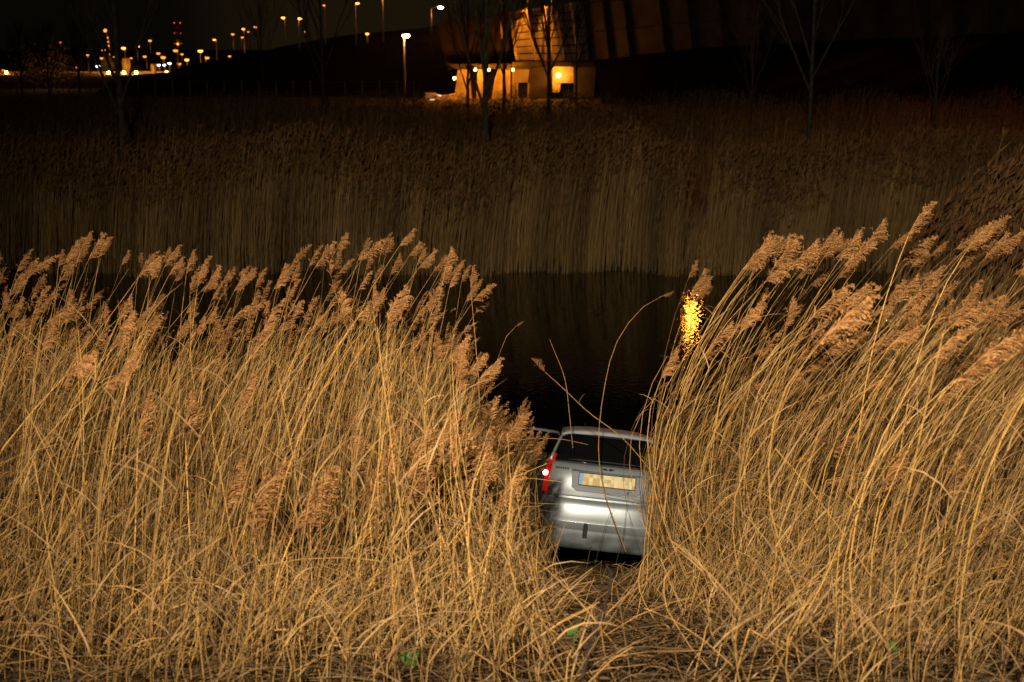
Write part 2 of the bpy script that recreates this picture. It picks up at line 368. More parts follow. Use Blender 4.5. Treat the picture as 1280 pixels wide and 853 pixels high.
def plume_frame(T, yaw=0.0):
    T = unit(np.array(T, float)); wx = np.array([math.cos(yaw), math.sin(yaw), -.2])
    Xa = unit(wx - T * np.dot(wx, T)); Ya = np.cross(T, Xa)
    return np.stack([Xa, Ya, T], 1)
def leaf_ribbons(p, tdir, n, rg):
    """dead blades leaving the stem at p (n,3), blown to the lee"""
    ln = rg.uniform(.12, .38, n); a = rg.normal(0.1, .9, n) + np.where(rg.random(n) < .28, PI, 0)
    K = 5; q = np.linspace(0, 1, K)[None, :]
    o = np.stack([np.cos(a), np.sin(a)], -1)
    dr = rg.uniform(-.1, .6, n)[:, None]
    BC = np.stack([p[:, 0:1] + ln[:, None] * o[:, 0:1] * (.55 * q + .3 * q * q), p[:, 1:2] + ln[:, None] * o[:, 1:2] * (.5 * q + .2 * q * q),
                   p[:, 2:3] + ln[:, None] * (.85 * q - dr * q * q)], -1)
    T = tangents(BC); Wv = unit(np.cross(T, rg.normal(0, 1, (n, 1, 3)))) * (rg.uniform(.0016, .0037, n)[:, None] * np.array([[.7, 1, .9, .6, .08]]))[..., None]
    return ribbons(BC, Wv)
RP = np.array([1.15, 1.1, 1.05, 1, .92, .84, .74, .6, .38])

# the 300 reeds that show largest stand as things of their own, the rest as one thicket
tipx, tipy = PX[:, -1], PY[:, -1]
score = 1.0 / by + .05 * (tipy < tipline(tipx) + 75) + .04 * (h / 2.6) + rng.random(N) * .015
score[~has_plume] -= 1; score[(tipx < -20) | (tipx > 1300) | (tipy > 860)] -= 1
order = np.argsort(-score); NI = 285
ind = np.zeros(N, bool); ind[order[:NI]] = True
ZONES = [
 (lambda x, y, r: r and x > 1090, 'wind bent reed with a tan plume in the stand at the right edge'),
 (lambda x, y, r: r and x > 930, 'tall plumed reed leaning right in the middle of the stand right of the car'),
 (lambda x, y, r: r, 'plumed reed at the pond side of the right stand beside the orange water glints'),
 (lambda x, y, r: y > 520 and x < 430, 'short foreground reed with a large brown plume at lower left'),
 (lambda x, y, r: y > 480, 'reed with a drooping brown plume in the clump just left of the silver car'),
 (lambda x, y, r: x > 380, 'golden plumed reed in the tall clump left of the open dark water'),
 (lambda x, y, r: x > 180, 'slim plumed reed between the left edge and the tallest left clump'),
 (lambda x, y, r: True, 'slim reed with a small reddish plume at the left edge of the stand')]
def reed_thing(curve, rd, tn, rg, label, group, plume=0, psc=1.0, nleaf=2, yaw=0.0, nsides=5, cat='reed'):
    base = curve[0].copy(); root = empty('reed', base, label, cat, group)
    c = (curve - base)[None]; K = c.shape[1]
    R = rd * np.interp(np.linspace(0, 1, K), TT, RP)[None]
    V, Q = tubes(c, R, nsides)
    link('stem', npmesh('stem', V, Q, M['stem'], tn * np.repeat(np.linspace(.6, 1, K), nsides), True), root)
    T = unit(c[0, -1] - c[0, -2])
    if plume is not None:
        pm = link('plume', TPLME[plume], root); R3 = plume_frame(T, yaw)
        mw = Matrix.Identity(4)
        for i in range(3):
            for j in range(3): mw[i][j] = R3[i, j] * psc
        mw.translation = Vector(c[0, -1]); pm.matrix_local = mw
    for i in range(nleaf):
        k = rg.integers(1, K - 2); f = rg.random()
        p = (c[0, k] * (1 - f) + c[0, k + 1] * f)[None]
        V, Q = leaf_ribbons(p, None, 1, rg)
        link('leaf', npmesh('leaf', V, Q, M['leaf'], np.full(len(V), rg.random())), root)
    return root
ZI = {}
for i in sorted(np.where(ind)[0], key=lambda k: tipx[k]):
    for zi, (test, lab) in enumerate(ZONES):
        if test(tipx[i], tipy[i], right[i]): break
    ZI.setdefault((zi, bool(tipy[i] < tipline(tipx[i]) + 62)), []).append(i)
WHERE = {0: 'in the stand at the right edge', 1: 'in the middle of the right stand', 2: 'at the pond side of the right stand', 3: 'at lower left',
         4: 'in the clump just left of the car', 5: 'in the clump left of the open water', 6: 'of the slim reeds left of centre', 7: 'at the left edge of the stand'}
def ordn(k): return f"{k}{'th' if 10 < k % 100 < 14 else {1: 'st', 2: 'nd', 3: 'rd'}.get(k % 10, 'th')}"
for (zi, topp), lst in ZI.items():
  for rank, i in enumerate(lst):
    w_ = WHERE[zi]; lab = f"{'skyline' if topp else 'lower'} plumed reed, {ordn(rank + 1)} from the left {w_}"
    if zi == 3: lab = f"short foreground plumed reed, {ordn(rank + 1)} from the left {'below' if not topp else ''} at lower left".replace('below at', 'at').replace('  ', ' ')
    big = (1.06 if right[i] else .80) + (0.1 if tipy[i] > 500 else 0)
    reed_thing(C[i], rad[i] * 1.0, tone[i] * .7 + .25, rng, lab, 'plumed reeds ' + w_, int(rng.integers(0, 9)), big * rng.uniform(.72, 1.12), int(rng.integers(1, 3)), rng.normal(0, .4))
parts = []; r_ = ~ind
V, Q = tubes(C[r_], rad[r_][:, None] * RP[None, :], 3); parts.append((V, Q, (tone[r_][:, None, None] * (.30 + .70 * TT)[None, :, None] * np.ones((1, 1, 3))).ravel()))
thV, thQ, thT = parts[0]
# thin broken stems criss-crossing inside the stand
nb = 4800
q0 = rng.integers(0, N, nb); kk = rng.integers(0, 5, nb); st = C[q0, kk] + rng.normal(0, .05, (nb, 3))
dirn = unit(np.stack([rng.normal(.15, .55, nb), rng.normal(0, .3, nb), rng.uniform(.25, 1.0, nb)], -1)) * rng.uniform(.3, .9, nb)[:, None]
u = np.linspace(0, 1, 4)[None, :, None]
BC = st[:, None] + dirn[:, None] * u + np.array([0, 0, -.12])[None, None] * u ** 2
bpx, bpy_ = proj(BC[..., 0], BC[..., 1], BC[..., 2])
k2 = ~((bpx > 704) & (bpx < 795) & (bpy_ > 535) & (bpy_ < 700)).any(1) & ~((bpx > 620) & (bpx < 775) & (bpy_ < 530)).any(1)
BC = BC[k2]; V, Q = tubes(BC, np.full(BC.shape[:2], .0021), 3)
stuffs = [(thV, thQ, thT), (V, Q, np.repeat(rng.random(len(BC)) * .7, 12))]
V, Q, T = merge(stuffs)
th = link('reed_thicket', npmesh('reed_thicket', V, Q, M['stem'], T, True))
tagit(th, 'dense mass of dry golden reed stems on the near bank either side of the car', 'reeds', kind='stuff')
# leaves of the thicket
nl = 24000; ii = rng.integers(0, N, nl); kk = rng.integers(1, KS - 2, nl); p = C[ii, kk] * .5 + C[ii, kk + 1] * .5
V, Q = leaf_ribbons(p, None, nl, rng)
lx, ly = proj(V[:, 0], V[:, 1], V[:, 2])
badl = (((lx > 692) & (lx < 802) & (ly > 535) & (ly < 700)) | ((lx > 674) & (lx < 700) & (ly > 570) & (ly < 614)) | ((lx > 640) & (lx < 775) & (ly < 520) & (ly > 340))).reshape(nl, -1).any(1)
kv = np.repeat(~badl, 10); kq = np.repeat(~badl, 4); remap = np.cumsum(kv) - 1
o = link('dead_leaves', npmesh('dead_leaves', V[kv], remap[Q[kq]], M['leaf'], np.repeat(rng.random(nl), 10)[kv]))
tagit(o, 'dry narrow reed leaves hanging throughout the golden stands', 'leaves', kind='stuff')
parts = []
for i in np.where(has_plume & ~ind)[0]:
    V, Q, T = LITE[i % 8]; R3 = plume_frame(C[i, -1] - C[i, -2], random.gauss(0, .5)); s = random.uniform(.5, .9)
    parts.append((V @ R3.T * s + C[i, -1], Q, T * .6 + .4 * random.random()))
V, Q, T = merge(parts); o = link('reed_plumes', npmesh('reed_plumes', V, Q, M['plume'], T))
tagit(o, 'feathery brown plumes massed deeper inside the near reed stands', 'reeds', kind='stuff')
print('plume tris', len(Q) * 2)

# hand-placed reeds the photograph singles out: lists of (px, py, distance)
def spline(pts, n=14):
    pts = np.array([tuple(P(*p)) for p in pts]); d = np.r_[0, np.cumsum(np.linalg.norm(np.diff(pts, axis=0), axis=1))]; d /= d[-1]
    m = np.gradient(pts, d, axis=0); u = np.linspace(0, 1, n); o = []
    for x in u:
        i = min(np.searchsorted(d, x, side='right') - 1, len(d) - 2); i = max(i, 0); hh = d[i + 1] - d[i]; s = (x - d[i]) / hh
        o.append((2*s**3-3*s**2+1)*pts[i] + (s**3-2*s**2+s)*hh*m[i] + (-2*s**3+3*s**2)*pts[i+1] + (s**3-s**2)*hh*m[i+1])
    return np.array(o)
SP = [
 ('longest arched reed bowing over the dark water above the car roof', [(782, 690, 15.5), (750, 590, 15.6), (753, 500, 15.7), (778, 415, 15.8), (812, 378, 15.9), (828, 370, 15.9)], 3, .55, .005),
 ('snapped pale reed slanting down across the car rear window from a drooping plume', [(830, 610, 15.0), (775, 545, 14.9), (735, 515, 14.8), (700, 482, 14.7), (682, 466, 14.7)], 5, .8, .0055),
 ('bare leafless reed stalk standing against the dark water above the car', [(716, 560, 16.2), (712, 520, 16.2), (705, 470, 16.2), (690, 432, 16.2), (687, 424, 16.2)], None, 1, .0045),
 ('lone thin reed with a tiny plume curving up beside the left stand over dark water', [(600, 620, 15.2), (608, 500, 15.2), (622, 450, 15.2), (640, 412, 15.2), (645, 408, 15.2)], 2, .32, .004),
 ('tallest reed of the right stand with an upright pale plume', [(1035, 760, 9.0), (1065, 600, 9.0), (1090, 440, 9.0), (1118, 340, 9.0), (1135, 296, 9.0)], 1, 1.05, .0055),
 ('second tallest right reed with a broad plume blown sideways', [(1090, 780, 8.8), (1120, 600, 8.8), (1150, 440, 8.8), (1188, 345, 8.8), (1204, 320, 8.8)], 4, 1.0, .0055),
 ('low reed arching right near the bottom right of the bank', [(1008, 795, 8.4), (1045, 755, 8.4), (1090, 726, 8.4), (1133, 720, 8.4)], None, 1, .005),
 ('kinked yellow reed stalk rising at the front of the flattened track', [(902, 856, 7.4), (886, 785, 7.5), (888, 745, 7.5), (901, 715, 7.6)], 6, .4, .0055),
 ('fallen pale reed lying diagonally at the bottom left', [(52, 850, 7.5), (100, 780, 7.5), (135, 735, 7.6)], None, 1, .005),
 ('second fallen pale reed lying diagonally beside the first at the bottom left', [(72, 856, 7.4), (110, 810, 7.4), (133, 770, 7.5)], None, 1, .005),
 ('snapped brown reed tip lying level across the left corner of the car window', [(600, 560, 15.6), (650, 550, 15.6), (700, 549, 15.6), (735, 556, 15.6)], None, 1, .004),
 ('thick golden foreground reed with a large swept plume at lower left', [(262, 870, 6.4), (285, 780, 6.5), (296, 700, 6.5), (306, 662, 6.5)], 7, 1.25, .0065),
 ('foreground reed with a ragged plume tilted right beside the largest plume', [(325, 870, 6.3), (332, 800, 6.4), (350, 710, 6.4), (366, 668, 6.4)], 0, 1.2, .0065),
 ('bent foreground reed whose bleached plume droops at bottom left', [(275, 870, 6.6), (268, 835, 6.6), (255, 818, 6.6), (242, 810, 6.6)], 8, .55, .005),
 ('upright foreground reed with a narrow pale plume left of the largest plume', [(250, 870, 6.7), (262, 760, 6.8), (272, 690, 6.8), (280, 640, 6.8)], 3, 1.0, .006),
 ('thickest straight yellow reed at the bottom centre', [(588, 870, 6.2), (588, 760, 6.4), (582, 660, 6.6), (568, 590, 6.8)], 1, 1.1, .007),
 ('reed crossing in front of the bottom centre leaning right with a plume', [(576, 870, 6.3), (600, 760, 6.5), (612, 680, 6.6), (622, 640, 6.7)], None, 1, .0065),
 ('reed leaning left at the bottom centre under a dark plume', [(640, 860, 6.6), (600, 770, 6.8), (560, 690, 7.0), (535, 625, 7.1)], 5, 1.1, .006),
 ('pale bowed reed rising from the bottom left of centre', [(418, 870, 6.5), (440, 780, 6.6), (478, 700, 6.8), (500, 640, 7.0)], 2, 1.1, .006),
 ('reed bowed left at the bottom centre with a ragged red brown plume', [(520, 870, 6.5), (500, 790, 6.6), (490, 700, 6.8), (505, 620, 7.0)], 4, 1.15, .006),
]
for k, (tx_, ty_, b_, sc_) in enumerate(((440, 575, 470, 1.0), (462, 612, 480, 1.15), (486, 570, 520, 1.2), (512, 598, 500, 1.2), (548, 566, 560, 1.1), (575, 600, 540, 1.25), (600, 585, 600, 1.0), (622, 612, 575, 1.0),
        (452, 655, 420, .9), (318, 640, 350, 1.2), (345, 655, 300, 1.1), (388, 630, 395, 1.1), (232, 520, 250, .9), (172, 530, 160, .9), (1185, 600, 1150, 1.1), (1215, 655, 1180, 1.0), (1100, 590, 1040, 1.0), (1240, 690, 1210, .9))):
    zone_ = 'of the brown plume cluster left of the car' if k < 8 else 'among the loose foreground plumes'
    SP.append((f'big brown plumed reed, {ordn(k + 1 if k < 8 else k - 7)} {zone_}', [(b_, 880, 6.4), (b_ * .7 + tx_ * .3, 800, 6.6), (b_ * .3 + tx_ * .7, (800 + ty_) / 2 + 20, 6.9), (tx_, ty_ + 30, 7.2)], k % 9, sc_, .0050))
for lab, pts, pl, sc, rd in SP:
    c = spline(pts); sc = sc * 1.2 if pts[0][1] > 800 and sc > .7 else sc
    reed_thing(c, rd, .9, rng, lab, None, pl, sc, 1 if rd > .0052 else 0, 0.0, 6)

# ------------------------------------------------------------------ litter on the bank
def litter_sample(n, xlo, xhi, ylo, yhi, rg): return rg.uniform(xlo, xhi, n), rg.uniform(ylo, yhi, n)
parts = []
for n_, yr, hmax, ws in ((32000, (5.2, 19), .12, 1.0), (9000, (5.2, 9.5), .10, .6)):
    y_ = rng.uniform(*yr, n_); x_ = (rng.random(n_) * 2 - 1) * (y_ * .40 + .8)
    K = 4; q = np.linspace(0, 1, K)[None, :]
    a = rng.uniform(0, 2 * PI, n_); a = np.where(rng.random(n_) < .5, rng.normal(PI / 2, .6, n_), a); ln = rng.uniform(.08, .42, n_); el = np.abs(rng.normal(.05, .25, n_))
    z_ = gz(x_, y_) + rng.random(n_) ** 1.6 * hmax
    BC = np.stack([x_[:, None] + np.cos(a)[:, None] * ln[:, None] * q * np.cos(el)[:, None], y_[:, None] + np.sin(a)[:, None] * ln[:, None] * q * np.cos(el)[:, None],
                   z_[:, None] + ln[:, None] * (np.sin(el)[:, None] * q - .25 * q * q)], -1)
    BC[..., 2] -= .35 * np.sin(a)[:, None] * ln[:, None] * q
    BC[..., 2] = np.maximum(BC[..., 2], gz(BC[..., 0], BC[..., 1]) + .005)
    T = tangents(BC); Wv = unit(np.cross(T, rng.normal(0, 1, (n_, 1, 3)))) * (rng.uniform(.0018, .0042, n_)[:, None] * ws * np.array([[.8, 1, .8, .15]]))[..., None]
    V, Q = ribbons(BC, Wv); parts.append((V, Q, np.repeat(rng.beta(1.6, 2.2, n_), K * 2)))
# flattened reeds along the track the car left
n_ = 5200; y_ = rng.uniform(5.2, 17.2, n_); x_ = .75 + (y_ - 7.3) * .045 + rng.normal(0, .55, n_) * (.9 + (y_ - 7) * .03)
a = np.where(rng.random(n_) < .5, rng.normal(PI / 2, .45, n_), rng.uniform(0, 2 * PI, n_)); ln = rng.uniform(.25, .9, n_)
K = 5; q = np.linspace(0, 1, K)[None, :]
BC = np.stack([x_[:, None] + np.cos(a)[:, None] * ln[:, None] * q, y_[:, None] + np.sin(a)[:, None] * ln[:, None] * q, 0 * q + 0 * y_[:, None]], -1)
BC[..., 2] = gz(BC[..., 0], BC[..., 1]) + (rng.random(n_) ** 1.5 * .2)[:, None] + .10 * np.sin(q * PI) * rng.random(n_)[:, None] + rng.normal(0.02, .05, n_)[:, None] * q
fx, fy = proj(BC[..., 0], BC[..., 1], BC[..., 2]); kf = ~((fx > 690) & (fx < 830) & (fy < 690)).any(1)
BC = BC[kf]; V, Q = tubes(BC, np.repeat(rng.uniform(.0016, .0036, len(BC))[:, None], K, 1), 3); parts.append((V, Q, np.repeat(rng.beta(2.4, 2.0, len(BC)), K * 3)))
V, Q, T = merge(parts); o = link('dead_litter', npmesh('dead_litter', V, Q, M['litter'], T))
tagit(o, 'tangled brown reed litter covering the bank and the flattened track behind the car', 'plant litter', kind='stuff')

# dark branch on the track, twigs
def branch(label, pts, r0, cat='branch', group=None, side=True):
    c = spline(pts, 12); base = c[0].copy(); c = c - base
    K = len(c); root = empty('branch', base, label, cat, group)
    c[1:-1] += rng.normal(0, r0 * .5, (K - 2, 3))
    tubepart('stem', c, list(np.linspace(r0, r0 * .5, K)), M['twig'], root, 7)
    if side:
        for k in (4, 8):
            d = Vector((random.uniform(-1, 1), random.uniform(-.3, .3), random.uniform(.2, 1))).normalized() * r0 * 9
            tubepart('twig', [c[k], c[k] + np.array(d) * .5, c[k] + np.array(d)], [r0 * .35, r0 * .25, r0 * .1], M['twig'], root, 5)
def onbank(px, py, dz=.10):
    lo, hi = 5.5, 19.0
    for _ in range(40):
        m_ = (lo + hi) / 2; p = P(px, py, m_)
        if p.z - dz > float(gz(p.x, m_)): lo = m_
        else: hi = m_
    return (px, py, lo)
branch('thick dark crooked branch lying down the flattened track below the car', [(727, 872, 4.75), (737, 808, 5.1), (754, 765, 5.5), (764, 728, 6.0), (757, 702, 6.5)], .0085)
branch('dark broken branch lying level at the bottom right of the track', [onbank(*p) for p in ((846, 850), (868, 835), (900, 827), (935, 822))], .009)
branch('thin dark stick leaning across the litter right of the track', [onbank(*p) for p in ((835, 780), (850, 745), (862, 712))], .006)
branch('thin red brown twig standing left of the dark branch', [(732, 762, 8.0), (731, 720, 8.6), (739, 684, 9.0)], .0045, side=False)
branch('dark curved twig hanging over the right end of the bumper', [(822, 672, 16.2), (812, 650, 16.2), (803, 622, 16.2), (806, 598, 16.2)], .006, side=False)
branch('dark twig crossing the right half of the bumper', [(770, 705, 16.3), (779, 668, 16.35), (783, 632, 16.4)], .004, side=False)
branch('thin twig lying across the tailgate under the number plate', [(758, 618, 16.5), (790, 624, 16.5), (826, 634, 16.5)], .004, side=False)
branch('slender bare twig slanting up the left half of the bumper', [(745, 700, 16.3), (756, 660, 16.3), (768, 628, 16.35)], .0035, side=False)

# green sprigs
def sprig(px, py, nl_, size, label, yellow=False):
    q = onbank(px, py, .24); b = P(*q); base = Vector((b.x, b.y, float(gz(b.x, b.y))))
    root = empty('green_sprig', base, label, 'plant')
    top = b - base + Vector((0, -.02, .03))
    tubepart('stem', [(0, 0, 0), tuple(top * .5 + Vector((.01, 0, 0))), tuple(top)], [.002, .0016, .001], M['twig'], root, 5)
    nl_ += 3; size *= .62
    for i in range(nl_):
        a = 2 * PI * i / nl_ + random.random(); el = random.uniform(-.1, .5); r = size * random.uniform(.7, 1.15)
        # rounded lobed leaf, cupped about its midrib
        pts = []; m_ = 11
        for j in range(m_):
            t_ = 2 * PI * j / m_; rr = r * (.48 + .06 * math.cos(3 * t_) - .10 * math.cos(t_))
            u_ = r * .5 + rr * math.cos(t_); v_ = rr * math.sin(t_) * .95
            pts.append(Vector((u_, v_, .22 * abs(v_) - .3 * u_ * u_ / r + random.uniform(-.02, .02) * r)))
        cpt = Vector((r * .45, 0, -.02 * r))
        Rm = Matrix.Rotation(a, 3, 'Z') @ Matrix.Rotation(-.2 - el, 3, 'Y'); tilt = Matrix.Rotation(.6, 3, 'X')
        off = top * (1 - .28 * (i // 2) / max(nl_, 1))
        Vv = [tilt @ (Rm @ p_) + off for p_ in pts + [cpt]]
        addpart('leaf', (Vv, [(j, (j + 1) % m_, m_) for j in range(m_)]), M['yellowleaf'] if yellow and i == 0 else M['greenleaf'], root, smoothf=True)
sprig(513, 830, 4, .075, 'bright green lobed sprig at the very bottom left of centre')
sprig(188, 750, 5, .06, 'green leafy sprig among thin stems at left')
sprig(107, 772, 5, .06, 'green sprig with a yellow leaf at far lower left', True)
sprig(322, 735, 4, .045, 'small dark green sprig under the large foreground plumes')
sprig(716, 795, 3, .05, 'single bright green leaf cluster left of the dark branch')
sprig(1003, 718, 4, .05, 'green sprig at the foot of the stand right of the track')
sprig(1112, 810, 4, .05, 'dark green sprig at the base of crossing stems, lower right')
sprig(1186, 766, 4, .055, 'yellowish green sprig low among the right edge stems')
sprig(867, 694, 6, .06, 'olive leafy sprig beside the water line right of the car')
sprig(970, 676, 4, .05, 'green sprig high on the right bank between stems')
sprig(456, 690, 4, .05, 'narrow green sprig in front of the centre clump')
sprig(745, 704, 5, .06, 'mossy green sprig just behind the car under its bumper')

# ------------------------------------------------------------------ the car
PB = P(748, 691, 16.8)
car = empty('car', (PB.x, 16.8, PB.z - .20), 'silver hatchback nose down in the pond between the reed stands, one tail lamp lit', 'car')
car.rotation_euler = (math.radians(-13), math.radians(5.6), math.radians(-2.5)); car.scale = (1.07, 1, .965)
RC = .26
LV = [(.20, .10, .66), (.24, .04, .70), (.32, .0, .73), (.40, -.012, .742), (.47, -.012, .748), (.50, -.03, .75), (.56, -.045, .752), (.60, -.03, .752), (.70, -.006, .75), (.80, .006, .745), (.855, .035, .742),
      (.87, .05, .74), (1.0, .045, .735), (1.15, .06, .725), (1.27, .10, .712), (1.305, .125, .70), (1.32, .14, .695), (1.45, .235, .655), (1.60, .365, .60), (1.69, .46, .555), (1.72, .50, .53), (1.74, .62, .47)]
LVa = np.array(LV)
def lv(z): return np.interp(z, LVa[:, 0], LVa[:, 1]), np.interp(z, LVa[:, 0], LVa[:, 2])
def rp(s, z, off=0.0):
    yr, hw = lv(z); ph = s * PI / 2
    x = (hw + off) * math.copysign(abs(math.sin(ph)) ** .62, ph); y = yr - off + (RC + off) * (1 - abs(math.cos(ph)) ** .62)
    return Vector((x, y, z))
def sheet(name, zs, s0, s1, ncol, m, parent, off=0.0, thick=.012, label=None, slant=0.0):
    V = []
    for z in zs:
        for j in range(ncol + 1):
            s = s0 + (s1 - s0) * j / ncol
            V.append(rp(s + slant * (z - zs[0]), z, off))
    c = ncol + 1; Fc = [(i * c + j, i * c + j + 1, (i + 1) * c + j + 1, (i + 1) * c + j) for i in range(len(zs) - 1) for j in range(ncol)]
    o = link(name, pymesh(name, V, Fc, m, True), parent)
    if thick:
        so = o.modifiers.new('thickness', 'SOLIDIFY'); so.thickness = thick; so.offset = -1
        b = o.modifiers.new('bevel', 'BEVEL'); b.width = min(.005, thick * .4); b.segments = 2; b.limit_method = 'ANGLE'
    if label: o['label'] = label
    return o
LEN = 3.3
def ring(z, off=0.0, front=None):
    yr, hw = lv(z); pts = [rp(s, z, off) for s in np.linspace(-1, 1, 17)]
    fy = LEN if front is None else front
    R_ = pts[-1]; out_ = list(pts)
    for y in (1.2, 2.0, 2.6): out_.append(Vector((R_.x * (1 if y < 2.4 else .97), min(y, fy), z)))
    for k in range(7):
        ph = PI / 2 * (1 - k / 3.0); out_.append(Vector((R_.x * .95 * math.copysign(abs(math.sin(ph)) ** .7, ph), fy - .3 + .3 * abs(math.cos(ph)) ** .7, z)))
    for y in (2.6, 2.0, 1.2): out_.append(Vector((-R_.x * (1 if y < 2.4 else .97), min(y, fy), z)))
    return out_
def loft(name, zs, m, parent, off, fronts=None, cap=True):
    V = []; n_ = None
    for i, z in enumerate(zs):
        r = ring(z, off, fronts[i] if fronts else None); n_ = len(r); V += r
    Fc = [(i * n_ + j, i * n_ + (j + 1) % n_, (i + 1) * n_ + (j + 1) % n_, (i + 1) * n_ + j) for i in range(len(zs) - 1) for j in range(n_)]
    if cap: Fc += [tuple(range(n_))[::-1], tuple((len(zs) - 1) * n_ + j for j in range(n_))]
    return link(name, pymesh(name, V, Fc, m, True), parent)
loft('body', [.22, .32, .5, .7, .86, .95, 1.05, 1.2, 1.30], M['paint'], car, -.020, [3.3, 3.35, 3.38, 3.36, 3.3, 3.1, 2.6, 2.45, 2.40])
loft('cabin', [1.29, 1.4, 1.5, 1.6, 1.68], M['trim'], car, -.022, [2.35, 2.2, 2.08, 1.95, 1.85])
Z1 = [.20, .24, .32, .40, .46]
lower = sheet('bumper_skirt', Z1, -.97, .97, 24, M['mud'], car, .0, .02, label='mud stained lower bumper')
bmp = sheet('bumper', [.462, .485, .50, .53, .56, .60, .65, .70, .76, .80, .83, .855], -.985, .985, 28, M['paint'], car, .004, .02)
addpart('tow_eye_cover', prism([Vector((-.225, -.012, .36)), Vector((-.17, -.012, .36)), Vector((-.17, -.055, .53)), Vector((-.185, -.06, .56)), Vector((-.215, -.06, .56)), Vector((-.225, -.055, .53))], Vector((0, .03, 0))), M['trim'], bmp, .003)
tg = sheet('tailgate', [.875, .90, .95, 1.0, 1.08, 1.15, 1.22, 1.27, 1.30], -.66, .66, 24, M['paint'], car, .004, .02, slant=-.10)
# recessed plate niche: rim and floor
def rpz(x, z, off): 
    s = math.copysign((abs(x) / (lv(z)[1])) ** (1 / .62), x); s = math.asin(max(-1, min(1, s))) * 2 / PI
    return rp(s, z, off)
rim = []
for (x, z) in ((-.40, 1.21), (-.39, 1.00), (-.33, .955), (.33, .955), (.39, 1.00), (.40, 1.21)): rim.append(rpz(x, z, .030))
VF = prism([p_.copy() for p_ in rim], Vector((0, .03, 0)))
addpart('plate_recess', VF, M['greytrim'], tg, .004)
addpart('recess_lip', prism([rpz(-.41, 1.235, .008), rpz(-.41, 1.212, .03), rpz(.41, 1.212, .03), rpz(.41, 1.235, .008)], Vector((0, .02, 0))), M['paint'], tg, .004)
plm = mat('plate_yellow', (0.52, 0.36, 0.09), .45, c2=(0.84, 0.70, 0.34), noise=1)
n = plm.node_tree.nodes; L = plm.node_tree.links   # faded, unreadable blotches on the yellow plate
nzn = [x for x in n if x.type == 'TEX_NOISE'][0]; tcn = [x for x in n if x.type == 'TEX_COORD'][0]
sc_ = n.new('ShaderNodeVectorMath'); sc_.operation = 'SNAP'; sc_.inputs[1].default_value = (.042, .5, .052)
L.new(tcn.outputs['Object'], sc_.inputs[0]); L.new(sc_.outputs[0], nzn.inputs['Vector']); nzn.inputs['Scale'].default_value = 31; nzn.inputs['Detail'].default_value = 0
pl = link('number_plate', None, tg); pl.location = (0, lv(1.09)[0] - .035, 1.105); pl.empty_display_size = .1
pl.rotation_euler = (math.radians(-4), 0, 0)
bpy.data.objects.remove(pl)
yp = lv(1.09)[0]
pl = addpart('number_plate', box((-.335, yp - .050, 1.035), (.335, yp - .030, 1.205)), M['trim'], tg, .003, label='yellow number plate with blurred characters and a blue band')
addpart('plate_face', box((-.285, yp - .055, 1.047), (.325, yp - .045, 1.193)), plm, pl)
addpart('blue_band', box((-.327, yp - .055, 1.047), (-.286, yp - .045, 1.193)), mat('blue_band', (0.16, 0.36, 0.62), .45), pl)
# winged chrome emblem above the plate
eV = []
for pts in ([(-.075, 1.262), (-.03, 1.278), (.0, 1.262), (-.02, 1.25)], [(.075, 1.266), (.03, 1.280), (.004, 1.262), (.03, 1.248)]):
    eV.append(prism([rpz(x, z, .014) for x, z in pts][::-1], Vector((0, .012, 0))))
VV = eV[0][0] + eV[1][0]; FF = eV[0][1] + [tuple(i + 8 for i in f) for f in eV[1][1]]
addpart('emblem', (VV, FF), M['chrome'], tg)
for k in range(6):
    x0 = -.60 + k * .026
    addpart('badge_letter', prism([rpz(x0, 1.215, .009), rpz(x0 + .017, 1.215, .009), rpz(x0 + .017, 1.24, .009), rpz(x0, 1.24, .009)], Vector((0, .008, 0))), M['chrome'], tg)
tubepart('lock_button', [rpz(.255, .99, .02), rpz(.255, .99, .0)], .016, M['chrome'], tg, 12)
# tail lamps: tall slanted clusters on the corners
for sgn in (-1, 1):
    a0, a1 = (-.93, -.69) if sgn < 0 else (.69, .93)
    tl = sheet('tail_light', [.90, .97, 1.05, 1.14, 1.24, 1.34, 1.40], a0, a1, 8, M['redlens'], car, .012, .025, slant=-sgn * .12,
               label='lit red tail lamp on the left' if sgn < 0 else 'unlit red tail lamp on the right')
    c_ = rp(sgn * .80, 1.14, .02)
    addpart('bulb' if sgn < 0 else 'reflector', sph(c_, .034 if sgn < 0 else .02), M['bulb'] if sgn < 0 else M['redlens'], tl, smoothf=True)
gl = sheet('rear_window', [1.325, 1.38, 1.45, 1.52, 1.60, 1.675], -.70, .70, 20, M['glass'], car, .004, .006, slant=.02)
# bright frame lines round the glass
for sgn in (-1, 1):
    tubepart('window_pillar', [tuple(rp(sgn * (.76), z, .012)) for z in (1.31, 1.4, 1.5, 1.6, 1.70)], [.02, .018, .016, .016, .016], M['paint'], car, 8)
tubepart('wiper', [tuple(rp(s, 1.335 + .02 * math.cos(s * 3), .02)) for s in (-.35, -.2, 0, .2, .35)], .008, M['trim'], gl, 6)
